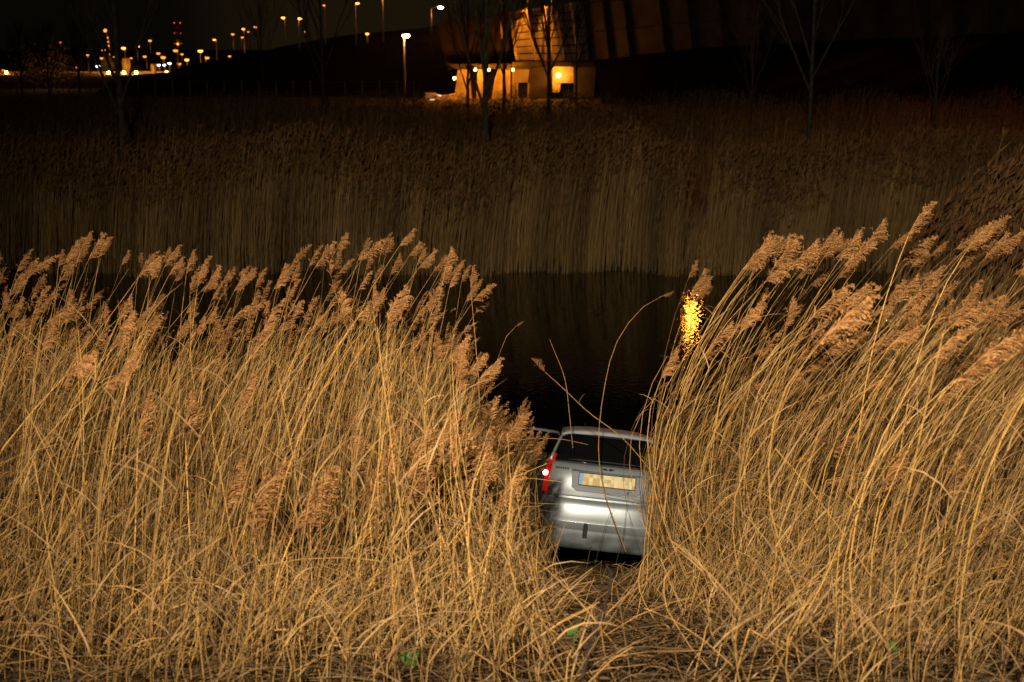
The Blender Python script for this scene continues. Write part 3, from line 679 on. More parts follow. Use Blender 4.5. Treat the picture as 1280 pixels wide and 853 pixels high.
# roof with spoiler edge
V = []; nyr, nxr = 12, 14
for i in range(nyr + 1):
    u_ = i / nyr; y_ = .44 + (2.02 - .44) * u_
    for j in range(nxr + 1):
        v_ = -1 + 2 * j / nxr; hw_ = .575 - .03 * u_
        V.append(Vector((hw_ * v_, y_ + .07 * v_ * v_ * (1 - u_), 1.70 + .055 * math.sin(PI * min(1, u_ * .9 + .08)) ** .6 - .055 * abs(v_) ** 3.5 - (.015 if i == 0 else 0))))
c = nxr + 1; Fc = [(i * c + j, i * c + j + 1, (i + 1) * c + j + 1, (i + 1) * c + j) for i in range(nyr) for j in range(nxr)]
ro = link('roof', pymesh('roof', V, Fc, mat('dull_roof_paint', (.30, .31, .31), .75, spec=.15, c2=(.38, .39, .39), noise=3), True), car); so = ro.modifiers.new('thickness', 'SOLIDIFY'); so.thickness = .03; so.offset = -1
tubepart('aerial', [(-.28, 1.1, 1.74), (-.29, 1.16, 1.80)], [.010, .006], M['trim'], ro, 6)
# side glass, doors, mirrors, wheels
for sgn in (-1, 1):
    for y0, y1 in ((.55, 1.08), (1.14, 1.85)):
        hw0 = lv(1.36)[1]; hw1 = lv(1.62)[1]
        q_ = [Vector((sgn * (hw0 + .002), y0, 1.34)), Vector((sgn * (hw0 + .002), y1 + .25, 1.34)), Vector((sgn * (hw1 + .002), y1, 1.64)), Vector((sgn * (hw1 + .002), y0 + .12, 1.64))]
        addpart('side_window', prism(q_, Vector((sgn * -.01, 0, 0))), M['glass'], car)
    for y_ in (.62, 2.72):
        wh = link('wheel', None, car); bpy.data.objects.remove(wh)
        Vw = []; Fw = []; prof = [(.0, .10), (.17, .10), (.20, .08), (.27, .085), (.285, .05), (.285, -.05), (.27, -.085), (.0, -.085)]; ns = 22
        for r_w, t_w in prof[1:-1]:
            for k in range(ns): Vw.append((sgn * (.665 + t_w * 1.0), y_ + r_w * math.cos(2 * PI * k / ns), .30 + r_w * math.sin(2 * PI * k / ns)))
        m6 = len(prof) - 2
        for i in range(m6 - 1):
            for k in range(ns): Fw.append((i * ns + k, i * ns + (k + 1) % ns, (i + 1) * ns + (k + 1) % ns, (i + 1) * ns + k))
        Fw += [tuple(range(ns)), tuple((m6 - 1) * ns + k for k in range(ns))]
        addpart('wheel', (Vw, Fw), M['rubber'], car, smoothf=False)
# left front door standing open, its top frame catching the light, its panel coloured black for shade
dr = addpart('open_door', prism([Vector((-.72, 2.02, .55)), Vector((-1.28, 1.62, .52)), Vector((-1.28, 1.62, 1.26)), Vector((-.72, 2.02, 1.30))], Vector((.02, .045, 0))), M['trim'], car, .008, label='door standing open on the left, panel blackened for shade, silver at its top')
tubepart('door_frame', [(-.60, 2.02, 1.60), (-.80, 1.93, 1.615), (-1.20, 1.66, 1.64), (-1.36, 1.60, 1.64)], [.022, .020, .015, .01], M['paint'], dr, 8)

# ------------------------------------------------------------------ reeds across the water
def far_reeds(n_, ylo, yhi, spread, hm, hs, wd, K, xlo=-1, xhi=1, ybias=1.0, lean=.03, xabs=None):
    y_ = ylo + (yhi - ylo) * rng.random(n_) ** ybias
    x_ = rng.uniform(xlo, xhi, n_) * (y_ * .38 + spread) if xabs is None else rng.uniform(*xabs, n_)
    y_ = y_ + (.55 * np.sin(x_ * .7) + .35 * np.sin(x_ * 1.9 + 1) if xabs is None and yhi < 60 else 0)
    h_ = rng.normal(hm, hs, n_); h_ += .25 * np.sin(x_ * .55) + .15 * np.sin(x_ * 1.7 + 2)
    if xabs is None:   # reeds cut low in an added gap so the floodlights reach the pond
        gpx = proj(x_, y_, gz(x_, y_))[0]; h_ = np.where((gpx > 851) & (gpx < 884) & (y_ < 66), h_ * .34, h_)
    q = np.linspace(0, 1, K)[None, :]; ln = rng.normal(lean, .05, n_)
    BC = np.stack([x_[:, None] + h_[:, None] * (ln[:, None] * q + .06 * q * q), y_[:, None] + 0 * q, gz(x_, y_)[:, None] + h_[:, None] * q], -1)
    yaw = rng.normal(0, .8, n_); W_ = np.stack([np.cos(yaw), np.sin(yaw), 0 * yaw], -1)[:, None] * (wd * rng.uniform(.5, 1.3, n_)[:, None] * np.linspace(1, .45, K)[None])[..., None]
    V, Q = ribbons(BC, W_)
    clump = .5 + .28 * np.sin(x_ * 2.1 + 1.2 * np.sin(y_)) + .22 * np.sin(x_ * 5.3)
    return BC, (V, Q, np.repeat(np.clip(clump * .6 + rng.random(n_) * .4, 0, 1), K * 2))
def small_plumes(tips, size, lean=.4):
    n_ = len(tips); parts = []
    for k in range(4):
        K = 3; q = np.linspace(0, 1, K)[None, :]; l_ = size * rng.uniform(.6, 1.2, n_)
        dx = rng.normal(lean, .35, n_); dy = rng.normal(0, .2, n_)
        BC = np.stack([tips[:, 0:1] + dx[:, None] * l_[:, None] * q, tips[:, 1:2] + dy[:, None] * l_[:, None] * q, tips[:, 2:3] - .25 * l_[:, None] + l_[:, None] * (q * .9)], -1)
        yaw = rng.normal(0, .8, n_); W_ = np.stack([np.cos(yaw), np.sin(yaw), 0 * yaw], -1)[:, None] * (size * .10 * np.array([.5, 1.0, .15])[None] * np.ones((n_, 1)))[..., None]
        V, Q = ribbons(BC, W_); parts.append((V, Q, np.repeat(rng.random(n_), K * 2)))
    return merge(parts)
A1, a = far_reeds(18000, 44.9, 53, 3, 3.2, .34, .010, 4, ybias=1.4)
A2, b = far_reeds(22000, 53, 113, 6, 2.15, .28, .014, 3)
A3, c = far_reeds(5000, 23, 33, 0, 3.0, .32, .008, 5, xabs=(7.0, 13.5), lean=.18)
# thin short growth at the water line, bare patches kept by the dark gap at left
V, Q, T = merge([a, b]); xm = V.reshape(-1, 3)
o = link('far_reeds', npmesh('far_reeds', V, Q, M['farreed'], T)); tagit(o, 'dim olive brown reed bed across the dark water', 'reeds', kind='stuff')
sel = (rng.random(len(A1)) < .75) & ((A1[:, -1, 2] - A1[:, 0, 2]) > 1.6)
A2 = A2[(A2[:, -1, 2] - A2[:, 0, 2]) > 1.1]
V, Q, T = merge([small_plumes(A1[sel][:, -1], .19), small_plumes(A2[:, -1], .18)])
o = link('far_plumes', npmesh('far_plumes', V, Q, M['farplume'], T)); tagit(o, 'reddish brown plume tops of the far reed bed under the bridge lights', 'reeds', kind='stuff')
V, Q, T = c; g3 = gz(A3[:, 0, 0], A3[:, 0, 1]) > -.3
kv = np.repeat(g3, 10); kq = np.repeat(g3, 4); remap = np.cumsum(kv) - 1
o = link('shore_reeds', npmesh('shore_reeds', V[kv], remap[Q[kq]], M['farreed'], T[kv])); tagit(o, 'brown windswept reeds on the right hand shore behind the golden stand', 'reeds', kind='stuff')
V, Q, T = small_plumes(A3[g3][:, -1], .24, .6)
o = link('shore_plumes', npmesh('shore_plumes', V, Q, M['farplume'], T)); tagit(o, 'brown plumes crowding the reeds on the right hand shore', 'reeds', kind='stuff')

# ------------------------------------------------------------------ bare trees
def tree(px, Yd, hgt, r0, fork, label, mt, seed, lean=0.0, dens=1.0, group=None):
    rg = random.Random(seed); xw = (px - CX) / F * (Yd * math.cos(PITCH) + 5 * math.sin(PITCH))
    bz = float(gz(xw, Yd)) - .1
    root = empty('bare_tree', (xw, Yd, bz), label, 'tree', group)
    tr = [(0, 0, 0), (lean * .3, 0, hgt * fork * .5), (lean * .6 , 0, hgt * fork), (lean + rg.uniform(-.1, .1), 0, hgt * .75), (lean * 1.5 + rg.uniform(-.3, .3), 0, hgt)]
    tubepart('trunk', tr, [r0 * 1.25, r0, r0 * .85, r0 * .45, r0 * .08], mt, root, 8)
    Cs, Rs = [], []
    def grow(p, d, ln, r, lvl):
        pts = [p]; dd = Vector(d)
        for k in range(4):
            dd = (dd + Vector((rg.gauss(0, .07), rg.gauss(0, .07), .07))).normalized(); pts.append(pts[-1] + dd * ln / 4)
        Cs.append([tuple(x) for x in pts]); Rs.append([r, r * .8, r * .62, r * .42, r * .18])
        if lvl < 3:
            for k in range(int((5 if lvl < 2 else 4) * dens)):
                t_ = rg.uniform(.2, .95); i = int(t_ * 4); b_ = pts[i].lerp(pts[min(i + 1, 4)], t_ * 4 - i)
                az = rg.uniform(0, 2 * PI); side = Vector((math.cos(az), math.sin(az), 0)) * rg.uniform(.25, .6)
                grow(b_, (dd + side).normalized(), ln * rg.uniform(.4, .62), max(r * .5, .006), lvl + 1)
    for k in range(int(10 * dens)):
        t_ = fork + (1 - fork) * (k / 10.0) ** 1.2 * .8; az = rg.uniform(0, 2 * PI) if k > 1 else (0.2 if k else PI - .2)
        p0 = Vector((lean * t_ * 1.2, 0, hgt * t_)); d0 = Vector((math.cos(az) * .40, math.sin(az) * .3, 1)).normalized()
        grow(p0, d0, hgt * (1 - t_) * .62 + .6, r0 * (.50 if k < 3 else .34), 1)
    Vt, Qt = tubes(np.array(Cs), np.array(Rs), 4); link('crown', npmesh('crown', Vt, Qt, mt, smoothf=True), root)
tree(155, 55, 14, .12, .30, 'pale trunked bare tree at far left behind the pond', M['bark'], 1)
tree(607, 58, 14.5, .14, .30, 'pale forked bare tree standing before the orange lit bridge wall', M['bark'], 2)
tree(1008, 60, 15, .10, .33, 'slender forked bare tree at right before the dark wall', M['bark'], 3, .1)
tree(405, 95, 15, .12, .25, 'dark bare tree before the embankment under the road lamps', M['barkdark'], 4)
tree(585, 112, 11, .13, .22, 'dark bare tree just left of the pale forked tree', M['barkdark'], 5)
tree(630, 116, 11, .14, .3, 'dark bare tree just right of the pale forked tree', M['barkdark'], 6)
tree(686, 100, 13, .17, .3, 'dark bare tree beside the glowing wall lamp', M['barkdark'], 7)
tree(1166, 62, 8, .06, .5, 'thin bare sapling at far right before the dark wall', M['barkdark'], 8)
tree(938, 80, 9, .06, .4, 'thin bare tree left of the slender forked tree', M['barkdark'], 9)
for i, px in enumerate((28, 62, 100)):
    tree(px, 150, 7.5, .12, .2, ('leftmost', 'middle', 'rightmost')[i] + ' of the three dark trees before the dim orange lights at far left', M['barkdark'], 20 + i, dens=1.2, group='dark trees at far left')
tree(720, 118, 10, .1, .3, 'thin dark tree right of the glowing wall lamp', M['barkdark'], 30)
tree(330, 120, 10, .08, .3, 'thin dark tree before the left foot of the embankment', M['barkdark'], 31)

# ------------------------------------------------------------------ fence
FY = 124.0
p0 = P(-60, 124, FY); p1 = P(530, 124, FY); gF = float(gz(0, FY))
fn = empty('wire_fence', (p0.x, FY, gF), 'wire fence on thin posts along the far edge of the reed bed', 'fence')
pm = None
xsF = [((px - CX) / F) * (FY * math.cos(PITCH) + 3 * math.sin(PITCH)) for px in np.arange(-44, 520, 21.6)]
zt = P(300, 101, FY).z
for i, xp in enumerate(xsF):
    xx = xp - p0.x
    if pm is None: pm = pymesh('post', *box((-.05, -.05, -.3), (.05, .05, zt - gF)), M['wood'])
    o = link('post', pm, fn, (xx, 0, 0))
for i, zz in enumerate((.35, .9, 1.45, zt - gF - .1)):
    tubepart('wire', [(xsF[0] - p0.x, -.06, zz), (xsF[-1] - p0.x, -.06, zz)], .006, M['galv'], fn, 4)

# ------------------------------------------------------------------ embankment at left and slope at right
crest = [(150, 96), (215, 90), (240, 80), (300, 71), (350, 59), (400, 49), (440, 43), (520, 36), (560, 30), (600, 22), (660, 12), (760, 4)]
EY = 172.0; V = []; rows = 5
for px, py in crest:
    t_ = P(px, py, EY); 
    for k in range(rows):
        f = k / (rows - 1); V.append((t_.x + random.uniform(-.3, .3), EY - 16 * (1 - f) , 1.6 + (t_.z - 1.6) * f + (random.uniform(-.25, .25) if 0 < k < rows - 1 else 0)))
    V.append((t_.x, EY + 14, t_.z)); V.append((t_.x, EY + 30, 1.5))
c = rows + 2; Fc = [(i * c + j, (i + 1) * c + j, (i + 1) * c + j + 1, i * c + j + 1) for i in range(len(crest) - 1) for j in range(c - 1)]
o = link('embankment', pymesh('embankment', V, Fc, M['darkgrass'], True)); o['kind'] = 'structure'
WL = [(742, 76, 150), (800, 69, 147), (865, 61, 143), (1000, 54, 136), (1095, 49, 131), (1240, 42, 122), (1420, 36, 112)]
V = []
for px, py, yy in WL:
    t_ = P(px, py, yy); V += [(t_.x, yy - 17, 1.7), (t_.x, yy - 9, 1.7 + (t_.z - 1.7) * .45), (t_.x, yy - .6, t_.z), (t_.x, yy + 6, t_.z)]
Fc = [(i * 4 + j, (i + 1) * 4 + j, (i + 1) * 4 + j + 1, i * 4 + j + 1) for i in range(len(WL) - 1) for j in range(3)]
o = link('bridge_slope', pymesh('bridge_slope', V, Fc, M['darkgrass'], True)); o['kind'] = 'structure'
road = pymesh('road', [(-120, 128, 1.955), (40, 128, 1.955), (40, 133.5, 1.955), (-120, 133.5, 1.955)], [(0, 1, 2, 3)], M['asphalt'])
o = link('road', road); o['kind'] = 'structure'

# ------------------------------------------------------------------ panelled bridge wall
wall = empty('bridge_wall', tuple(P(700, 120, 150)), 'panelled concrete bridge wall lit orange, with slanted ribs and a doorway', 'bridge')
WO = Vector(wall.location)
def poly(px_pts, Yd): return [P(x, y, Yd) - WO for x, y in px_pts]
def lerp2(a, b, t): return (a[0] + (b[0] - a[0]) * t, a[1] + (b[1] - a[1]) * t)
def slab(name, pts, Yd, dep, m, bev=0, label=None): return addpart(name, prism(poly(pts, Yd), Vector((0, dep, 0))), m, wall, bev, label=label)
# backing of the lit part
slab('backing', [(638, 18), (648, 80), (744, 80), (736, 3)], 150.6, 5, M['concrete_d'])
tops = [(637, 17), (657, 12), (680, 9), (694, 7), (714, 5), (728, 3), (735, 2)]; bots = [(646, 76), (670, 76), (692, 77), (706, 77), (724, 77), (736, 76), (742, 76)]
ext = lambda t_, b_, k: lerp2(b_, t_, k)
for i in range(6):
    for j in range(-1, 7):
        k0, k1 = j / 7 * 1.0 , (j + 1) / 7
        k0 += .012; k1 -= .012
        if i == 0 and j > 6: continue
        a_ = lerp2(bots[i], tops[i], 1 - k1 if False else k0 if j >= 0 else 1.0)
        if j < 0:   # course above the sloping top joint
            A_, B_ = lerp2(bots[i], tops[i], 1.01), lerp2(bots[i + 1], tops[i + 1], 1.01); C_, D_ = lerp2(bots[i + 1], tops[i + 1], 1.10), lerp2(bots[i], tops[i], 1.10)
            continue
        else:
            A_, B_ = lerp2(bots[i], tops[i], k0), lerp2(bots[i + 1], tops[i + 1], k0); C_, D_ = lerp2(bots[i + 1], tops[i + 1], k1), lerp2(bots[i], tops[i], k1)
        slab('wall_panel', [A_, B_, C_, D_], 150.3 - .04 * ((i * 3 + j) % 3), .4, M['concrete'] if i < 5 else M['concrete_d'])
for i, (t_, b_) in enumerate(zip(tops, bots)):
    if i == 6: continue
    wd = 1.6 if i in (0, 1, 4) else 1.0
    slab('rib', [(b_[0] - wd, b_[1]), (b_[0] + wd, b_[1]), (t_[0] + wd, t_[1] - 2), (t_[0] - wd, t_[1] - 2)], 149.5, .75, M['concrete'], .03)
slab('coping', [(637, 17.2), (736, 2.6), (736, .8), (637, 15.4)], 149.6, 1.2, M['concrete'])
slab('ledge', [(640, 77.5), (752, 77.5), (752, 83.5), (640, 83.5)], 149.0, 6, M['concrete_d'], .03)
# storey under the ledge
slab('lower_wall', [(640, 84), (644, 84), (646, 126), (640, 126)], 150.2, 3, M['concrete'])
slab('lower_wall', [(644.2, 87), (662, 87), (660, 103.5), (644.2, 103.5)], 150.4, 3, M['concrete'])
slab('lower_wall', [(644.2, 84), (664, 84), (664, 86.6), (644.2, 86.6)], 149.6, 3, M['concrete_d'])
slab('door', [(648, 104), (659.5, 104), (658.5, 123), (648, 123)], 150.9, .2, M['dark'])
slab('door_frame', [(644.2, 104), (647.8, 104), (647.8, 126), (644.2, 126)], 150.2, 2, M['concrete'])
slab('door_frame', [(659.8, 104), (662, 104), (660.8, 126), (659, 126)], 150.2, 2, M['concrete'])
slab('threshold', [(645, 123.3), (659, 123.3), (659, 125.3), (645, 125.3)], 149.6, 1.2, M['concrete'])
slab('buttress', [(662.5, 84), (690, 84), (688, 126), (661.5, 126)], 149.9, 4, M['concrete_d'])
slab('lower_wall', [(690.4, 82), (717, 84), (717, 104), (690.4, 104)], 150.0, 3, M['concrete'])
slab('lower_wall', [(690.4, 104.4), (701, 104.4), (699, 116), (690.4, 116)], 149.8, 3, M['concrete'])
slab('opening', [(701.5, 104.4), (717, 104.4), (717, 122), (701.5, 122)], 151.2, .3, M['dark'])
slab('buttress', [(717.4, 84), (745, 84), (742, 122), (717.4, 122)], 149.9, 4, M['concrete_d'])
for a_, b_, d_, e_ in ((572, 586, 590, 567), (597, 604, 603, 595), (620, 628, 633, 614), (630, 638, 638, 634)):
    slab('wing_wall', [(a_, 87), (b_, 87), (d_, 125.5), (e_, 125.5)], 149.5 + random.random() * .3, 2.5, M['concrete'], .03)
slab('wing_wall', [(586.5, 90), (640, 90), (640, 125.5), (590.5, 125.5)], 152.2, 1.0, M['concrete_d'])
slab('opening', [(598, 104), (606, 104), (607, 124), (598, 124)], 151.9, .2, M['dark'])
slab('ledge', [(560, 80), (639, 80), (639, 86.5), (568, 86.5)], 149.2, 5, M['concrete_d'], .03)
slab('upper_slab', [(545, 30), (560, 26), (634, 14), (638, 79), (575, 79), (560, 90)], 151.5, 4, mat('unlit_overgrown_concrete', (.010, .007, .004), .95, c2=(.025, .018, .010), noise=.8))  # slab colour darkened to stand for the missing light
# right part: long dark retaining wall of tall slanting panels, receding towards the camera's right
pxs = [736, 762, 788, 832, 866, 905, 950, 1000, 1050, 1096, 1150, 1194, 1236, 1290, 1350, 1410]
def wl(px): 
    xs_ = [q_[0] for q_ in WL]; return float(np.interp(px, xs_, [q_[1] for q_ in WL])), float(np.interp(px, xs_, [q_[2] for q_ in WL]))
for i in range(len(pxs) - 1):
    a_, b_ = pxs[i], pxs[i + 1]; (ya, da), (yb, db) = wl(a_), wl(b_)
    for j in range(4):
        f0, f1 = j / 4 + .004, (j + 1) / 4 - .004
        def pt(px, yy, dd, f): 
            q_ = P(px + .4, yy + 1, dd); top = Vector((q_.x - 1.6, q_.y - .6, 17.5)); return q_.lerp(top, f) - WO
        quad = [pt(a_ + .5, ya, da, f0), pt(b_ - .5, yb, db, f0), pt(b_ - .5, yb, db, f1), pt(a_ + .5, ya, da, f1)]
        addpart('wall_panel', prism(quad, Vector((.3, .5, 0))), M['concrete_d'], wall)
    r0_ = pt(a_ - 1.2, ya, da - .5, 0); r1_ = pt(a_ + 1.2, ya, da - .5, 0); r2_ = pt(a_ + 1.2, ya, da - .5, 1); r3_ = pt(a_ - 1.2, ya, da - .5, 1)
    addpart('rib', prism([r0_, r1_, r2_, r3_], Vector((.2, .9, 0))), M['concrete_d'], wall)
# bridge wall lamp and under-ledge lamps
def lampthing(name, c, r, m, label, cat='lamp', group=None, bracket=(0, .6, 0)):
    root = empty(name, tuple(c), label, cat, group)
    addpart('lamp_glass', sph((0, 0, 0), r, 12, 8), M[m], root, smoothf=True)
    tubepart('bracket', [(0, r * .9, 0), bracket], .05, M['galv'], root, 6)
    return root
lampthing('wall_lamp', P(698, 94.5, 148.9), .21, 'wall_glow', 'glowing round orange wall lamp right of the doorway', bracket=(0, 1.0, 0))
lampthing('wall_lamp', P(594, 87.5, 148.2), .085, 'wing_glow', 'small orange lamp under the ledge, left of the two', bracket=(0, .9, .2))
lampthing('wall_lamp', P(611, 87.5, 148.2), .085, 'wing_glow', 'small orange lamp under the ledge, nearer the doorway', bracket=(0, .9, .2))
lampthing('wall_lamp', P(641, 87.5, 148.2), .09, 'wing_glow', 'small orange lamp at the left jamb of the doorway', bracket=(0, .9, .2))
lw = empty('low_wall', tuple(P(546, 122, 146)), 'low concrete wall lit orange with two white marker lights, left of the wing walls', 'wall')
LO = Vector(lw.location)
def pl2(pts, Yd): return [P(x, y, Yd) - LO for x, y in pts]
addpart('wall', prism(pl2([(531, 116), (545, 116), (545, 125), (531, 125)], 146.5), Vector((0, .5, 0))), M['concrete'], lw, .03)
addpart('wall', prism(pl2([(545.3, 120), (572, 117), (572, 125), (545.3, 125)], 147.2), Vector((0, .5, 0))), M['concrete'], lw, .03)
addpart('marker_light', prism(pl2([(546, 118), (552.5, 119.6), (552, 121), (546, 119.4)], 146.2), Vector((0, .1, 0))), M['marker'], lw)
addpart('marker_light', prism(pl2([(536, 124.3), (543, 124.3), (543, 125.6), (536, 125.6)], 146.2), Vector((0, .1, 0))), M['marker'], lw)
lampthing('flood_lamp', P(568, 98, 145.5), .12, 'wing_glow', 'small lamp added to light the low orange wall', bracket=(0, 1.2, -.3))  # unseen lamp, added to turn the low wall orange

for k, px in enumerate((654, 684)):
    pl_ = lampthing('parapet_lamp', P(px, -12, 147.2), .34, 'facade_lamp', ('left', 'right')[k] + ' one of two parapet lamps washing the panelled wall, above the frame', bracket=(0, 3.2, -.3))
    addpart('added_shield', box((.45, -1.4, -2.2), (.50, 2.6, .6)), M['trim'], pl_); addpart('added_shield', box((-.50, -1.4, -2.2), (-.45, 2.6, .6)), M['trim'], pl_)  # shields added to keep this light off the neighbouring walls
# out-of-frame wall floodlights: three glitter on the pond, three added to light the field
for k, (px, dz) in enumerate(((862, 21.4), (869, 20.2), (876, 19.0), (1130, 19.0), (1180, 19.0), (1240, 19.0))):
    Yd = wl(px)[1] - 1.6; c_ = Vector(((px - CX) / F * Yd * .975, Yd, dz))
    root = empty('floodlight', tuple(c_), ('highest of three clustered', 'middle of three clustered', 'lowest of three clustered', 'added left', 'added middle', 'added rightmost')[k] + ' orange floodlights facing the pond, on the parapet above the frame', 'floodlight', 'floodlights on the parapet')
    addpart('housing', box((-.4, 0, -.3), (.4, .3, .3)), M['galv'], root, .03)
    addpart('lamp_glass', box((-.32, -.02, -.22), (.32, -.005, .22)), M['flood_lamp' if k < 3 else 'field_fill_flood'], root)
    addpart('added_visor', box((-.5, -.85, -.66), (.5, -.002, -.61)), M['trim'], root)  # visor and shields added to block light from the slope below
    for sx in (-.5, .46): addpart('added_shield', box((sx, -.85, -.609), (sx + .04, -.002, .3)), M['trim'], root)
    tubepart('bracket', [(0, .3, 0), (0, 1.2, -.4), (0, 1.6, 17.3 - c_.z)], .06, M['galv'], root, 6)

# ------------------------------------------------------------------ street lamps
def street_lamp(hpx, hpy, ppx, bpy_, Yd, r, m, label, group='street lamps on the embankment'):
    hd = P(hpx, hpy, Yd); pt = P(ppx, hpy + (1.5 if abs(hpx - ppx) > 3 else .3), Yd); bt = P(ppx, bpy_, Yd)
    root = empty('street_lamp', (pt.x, Yd + .0, bt.z - 1.0), label, 'street lamp', group); o_ = Vector(root.location)
    tubepart('pole', [(0, 0, 0), tuple(pt - o_)], [.13, .08], M['galv'], root, 8)
    tubepart('arm', [tuple(pt - o_), tuple((pt + hd) / 2 - o_ + Vector((0, 0, .12))), tuple(hd - o_ + Vector((0, 0, r)))], .05, M['galv'], root, 6)
    h_ = hd - o_
    addpart('lamp_glass', sph(tuple(h_ + Vector((0, -.05, 0))), r, 10, 6, (1.2, .8, .7)), M[m], root, smoothf=True)
    addpart('lamp_housing', sph(tuple(h_ + Vector((0, 0, r * .55))), r * 1.15, 10, 6, (1.3, .8, .4)), M['galv'], root, smoothf=True)
street_lamp(507.5, 45, 505, 116, 140, .30, 'sodium', 'tall street lamp standing before the dark embankment', None)
street_lamp(551, 9.5, 539, 32, 168, .26, 'sodium', 'street lamp with a long arm reaching right on the embankment near the bridge')
street_lamp(480, -14, 478, 42, 166, .30, 'sodium', 'lamp post running out of the top of the photo on the embankment')
street_lamp(447, 4.5, 444, 45, 168, .20, 'sodium_far', 'tall street lamp just left of the post that leaves the frame')
street_lamp(405, 7, 405.8, 50, 170, .13, 'sodium_dim', 'dim street lamp between the tall pair and the higher lamp')
street_lamp(375, 23.5, 373, 56, 170, .22, 'sodium_far', 'right one of two neighbouring lamps on the middle of the embankment')
street_lamp(354, 22.5, 356, 60, 172, .20, 'sodium_far', 'left one of two neighbouring lamps on the middle of the embankment')
street_lamp(459, 42.5, 459, 47, 169, .18, 'sodium_far', 'low lamp just showing over the embankment edge')
street_lamp(629, -10, 627, 36, 147.0, .28, 'sodium_far', 'lamp post at the left corner of the orange wall leaving the frame')
street_lamp(381, 40, 382, 52, 172, .10, 'sodium_dim', 'faint lamp right of the neighbouring pair')
far = [(319, 34, 320.5, 52, 'sodium_dim', .45), (304.5, 36.5, 305, 60, 'sodium_far', .42), (291, 43, 291.6, 57, 'sodium_dim', .40), (310.5, 40, 310.7, 52, 'sodium_dim', .3), (303, 47, 301.6, 57, 'sodium_dim', .35),
       (268, 50, 270.5, 75, 'sodium_far', .38), (287, 70.5, 287, 74, 'sodium_dim', .35), (250.5, 64, 250.5, 82, 'sodium_far', .62), (259, 72.5, 257, 80, 'sodium_dim', .55),
       (233.5, 75, 234, 84, 'sodium_far', .55), (187.5, 51, 187.5, 62, 'sodium_dim', .45), (172.5, 58.5, 171.5, 70, 'sodium_far', .40), (154.5, 60.5, 156, 73, 'sodium_far', .55), (164, 73, 162, 80, 'sodium_dim', .3),
       (121.5, 68, 121.5, 90, 'sodium_dim', .02), (109.5, 69, 110, 84, 'sodium_far', .33), (129.5, 63, 129.5, 84, 'sodium_dim', .5), (75.5, 53.5, 75.5, 90, 'red_lamp', .3), (56, 88.5, 56, 95, 'sodium_dim', .45), (96.5, 85, 96.5, 95, 'sodium_far', .28),
       (181, 71, 183, 80, 'sodium_dim', .45), (198, 67, 203, 76, 'sodium_dim', .5), (204, 72, 205, 84, 'sodium_dim', .6), (219.5, 63.5, 222, 78, 'sodium_dim', .6), (227.5, 68, 227.5, 80, 'sodium_dim', .4), (224, 80, 224, 88, 'sodium_dim', .5),
       (198.5, 81.5, 199, 93, 'white_lamp', .38), (205.5, 81.5, 206, 93, 'white_lamp', .36), (212, 79.5, 212, 92, 'white_lamp', .42), (122.5, 83, 122.5, 94, 'white_lamp', .48), (4, 88, 4, 96, 'red_lamp', .4), (127, 73, 127, 90, 'sodium_dim', .4), (141, 71.5, 141, 88, 'sodium_dim', .4)]
order_words = ['bright amber', 'dim amber', 'red', 'bluish white']
cols = {'sodium_far': 'bright amber', 'sodium_dim': 'dim amber', 'red_lamp': 'red', 'white_lamp': 'bluish white'}
marks = [(150, 'left of the lit tanks'), (200, 'between the lit tanks and the chimney'), (240, 'near the chimney'), (275, 'just right of the chimney where the embankment starts'), (400, 'in the cluster above the low embankment')]
seen = {}
for hx, hy, pxx, by_, mm, rr in sorted(far):
    if rr < .05: continue
    w_ = [b_ for a_, b_ in marks if hx < a_][0]; lab = f'{cols[mm]} distant lamp {w_}'
    near_l = [q_ for q_ in seen.values()]
    seen.setdefault(lab, []).append((hx, hy, pxx, by_, mm, rr))
ordw = ['first', 'second', 'third', 'fourth', 'fifth', 'sixth', 'seventh', 'eighth']
for lab, ls in seen.items():
    for k, (hx, hy, pxx, by_, mm, rr) in enumerate(ls):
        l2 = (lab if len(ls) == 1 else f'{ordw[k]} {lab}').replace(' distant lamp', ' far lamp')
        street_lamp(hx, hy, pxx, max(by_, hy + 5), 305 + (k * 7) % 30, rr * .72, mm, l2, 'distant lamps on the industrial site')

# ------------------------------------------------------------------ industrial site
gI = 1.5
def tank(px0, px1, py, Yd, label):
    a_, b_ = P(px0, py, Yd), P(px1, py, Yd); r = (b_.x - a_.x) / 2; root = empty('storage_tank', ((a_.x + b_.x) / 2, Yd, gI), label, 'tank')
    n_ = 24; hgt = a_.z - gI
    tubepart('shell', [(0, 0, 0), (0, 0, hgt)], r, M['tank'], root, n_)
    Vr = [(r * 1.02 * math.cos(2 * PI * k / n_), r * 1.02 * math.sin(2 * PI * k / n_), hgt + .02) for k in range(n_)] + [(0, 0, hgt + r * .25)]
    addpart('roof', (Vr, [(k, (k + 1) % n_, n_) for k in range(n_)] ), M['tank'], root)
    for k in range(3): tubepart('ring', [(r * 1.01 * math.cos(t_), r * 1.01 * math.sin(t_), hgt * (k + 1) / 4) for t_ in np.linspace(0, 2 * PI, 25)], .08, M['galv'], root, 4)
    tubepart('ladder', [(r * .5, -r * .9, 0), (r * .5, -r * .9, hgt)], .12, M['galv'], root, 4)
tank(127, 146, 73, 322, 'broad pale storage tank lit amber at the left of the industrial site')
tank(152, 162.5, 73, 300, 'narrow storage tank lit brightest orange')
tank(188, 195, 80, 300, 'small reddish lit tank between the narrow tank and the chimney')
tank(163, 175, 83, 340, 'low dim tank right of the brightest orange tank')
sh = empty('industrial_shed', (P(220, 94, 330).x, 330, gI), 'long low shed glowing orange below the chimney', 'building')
o_ = Vector(sh.location)
a_, b_ = P(196, 92, 330), P(233, 85, 330)
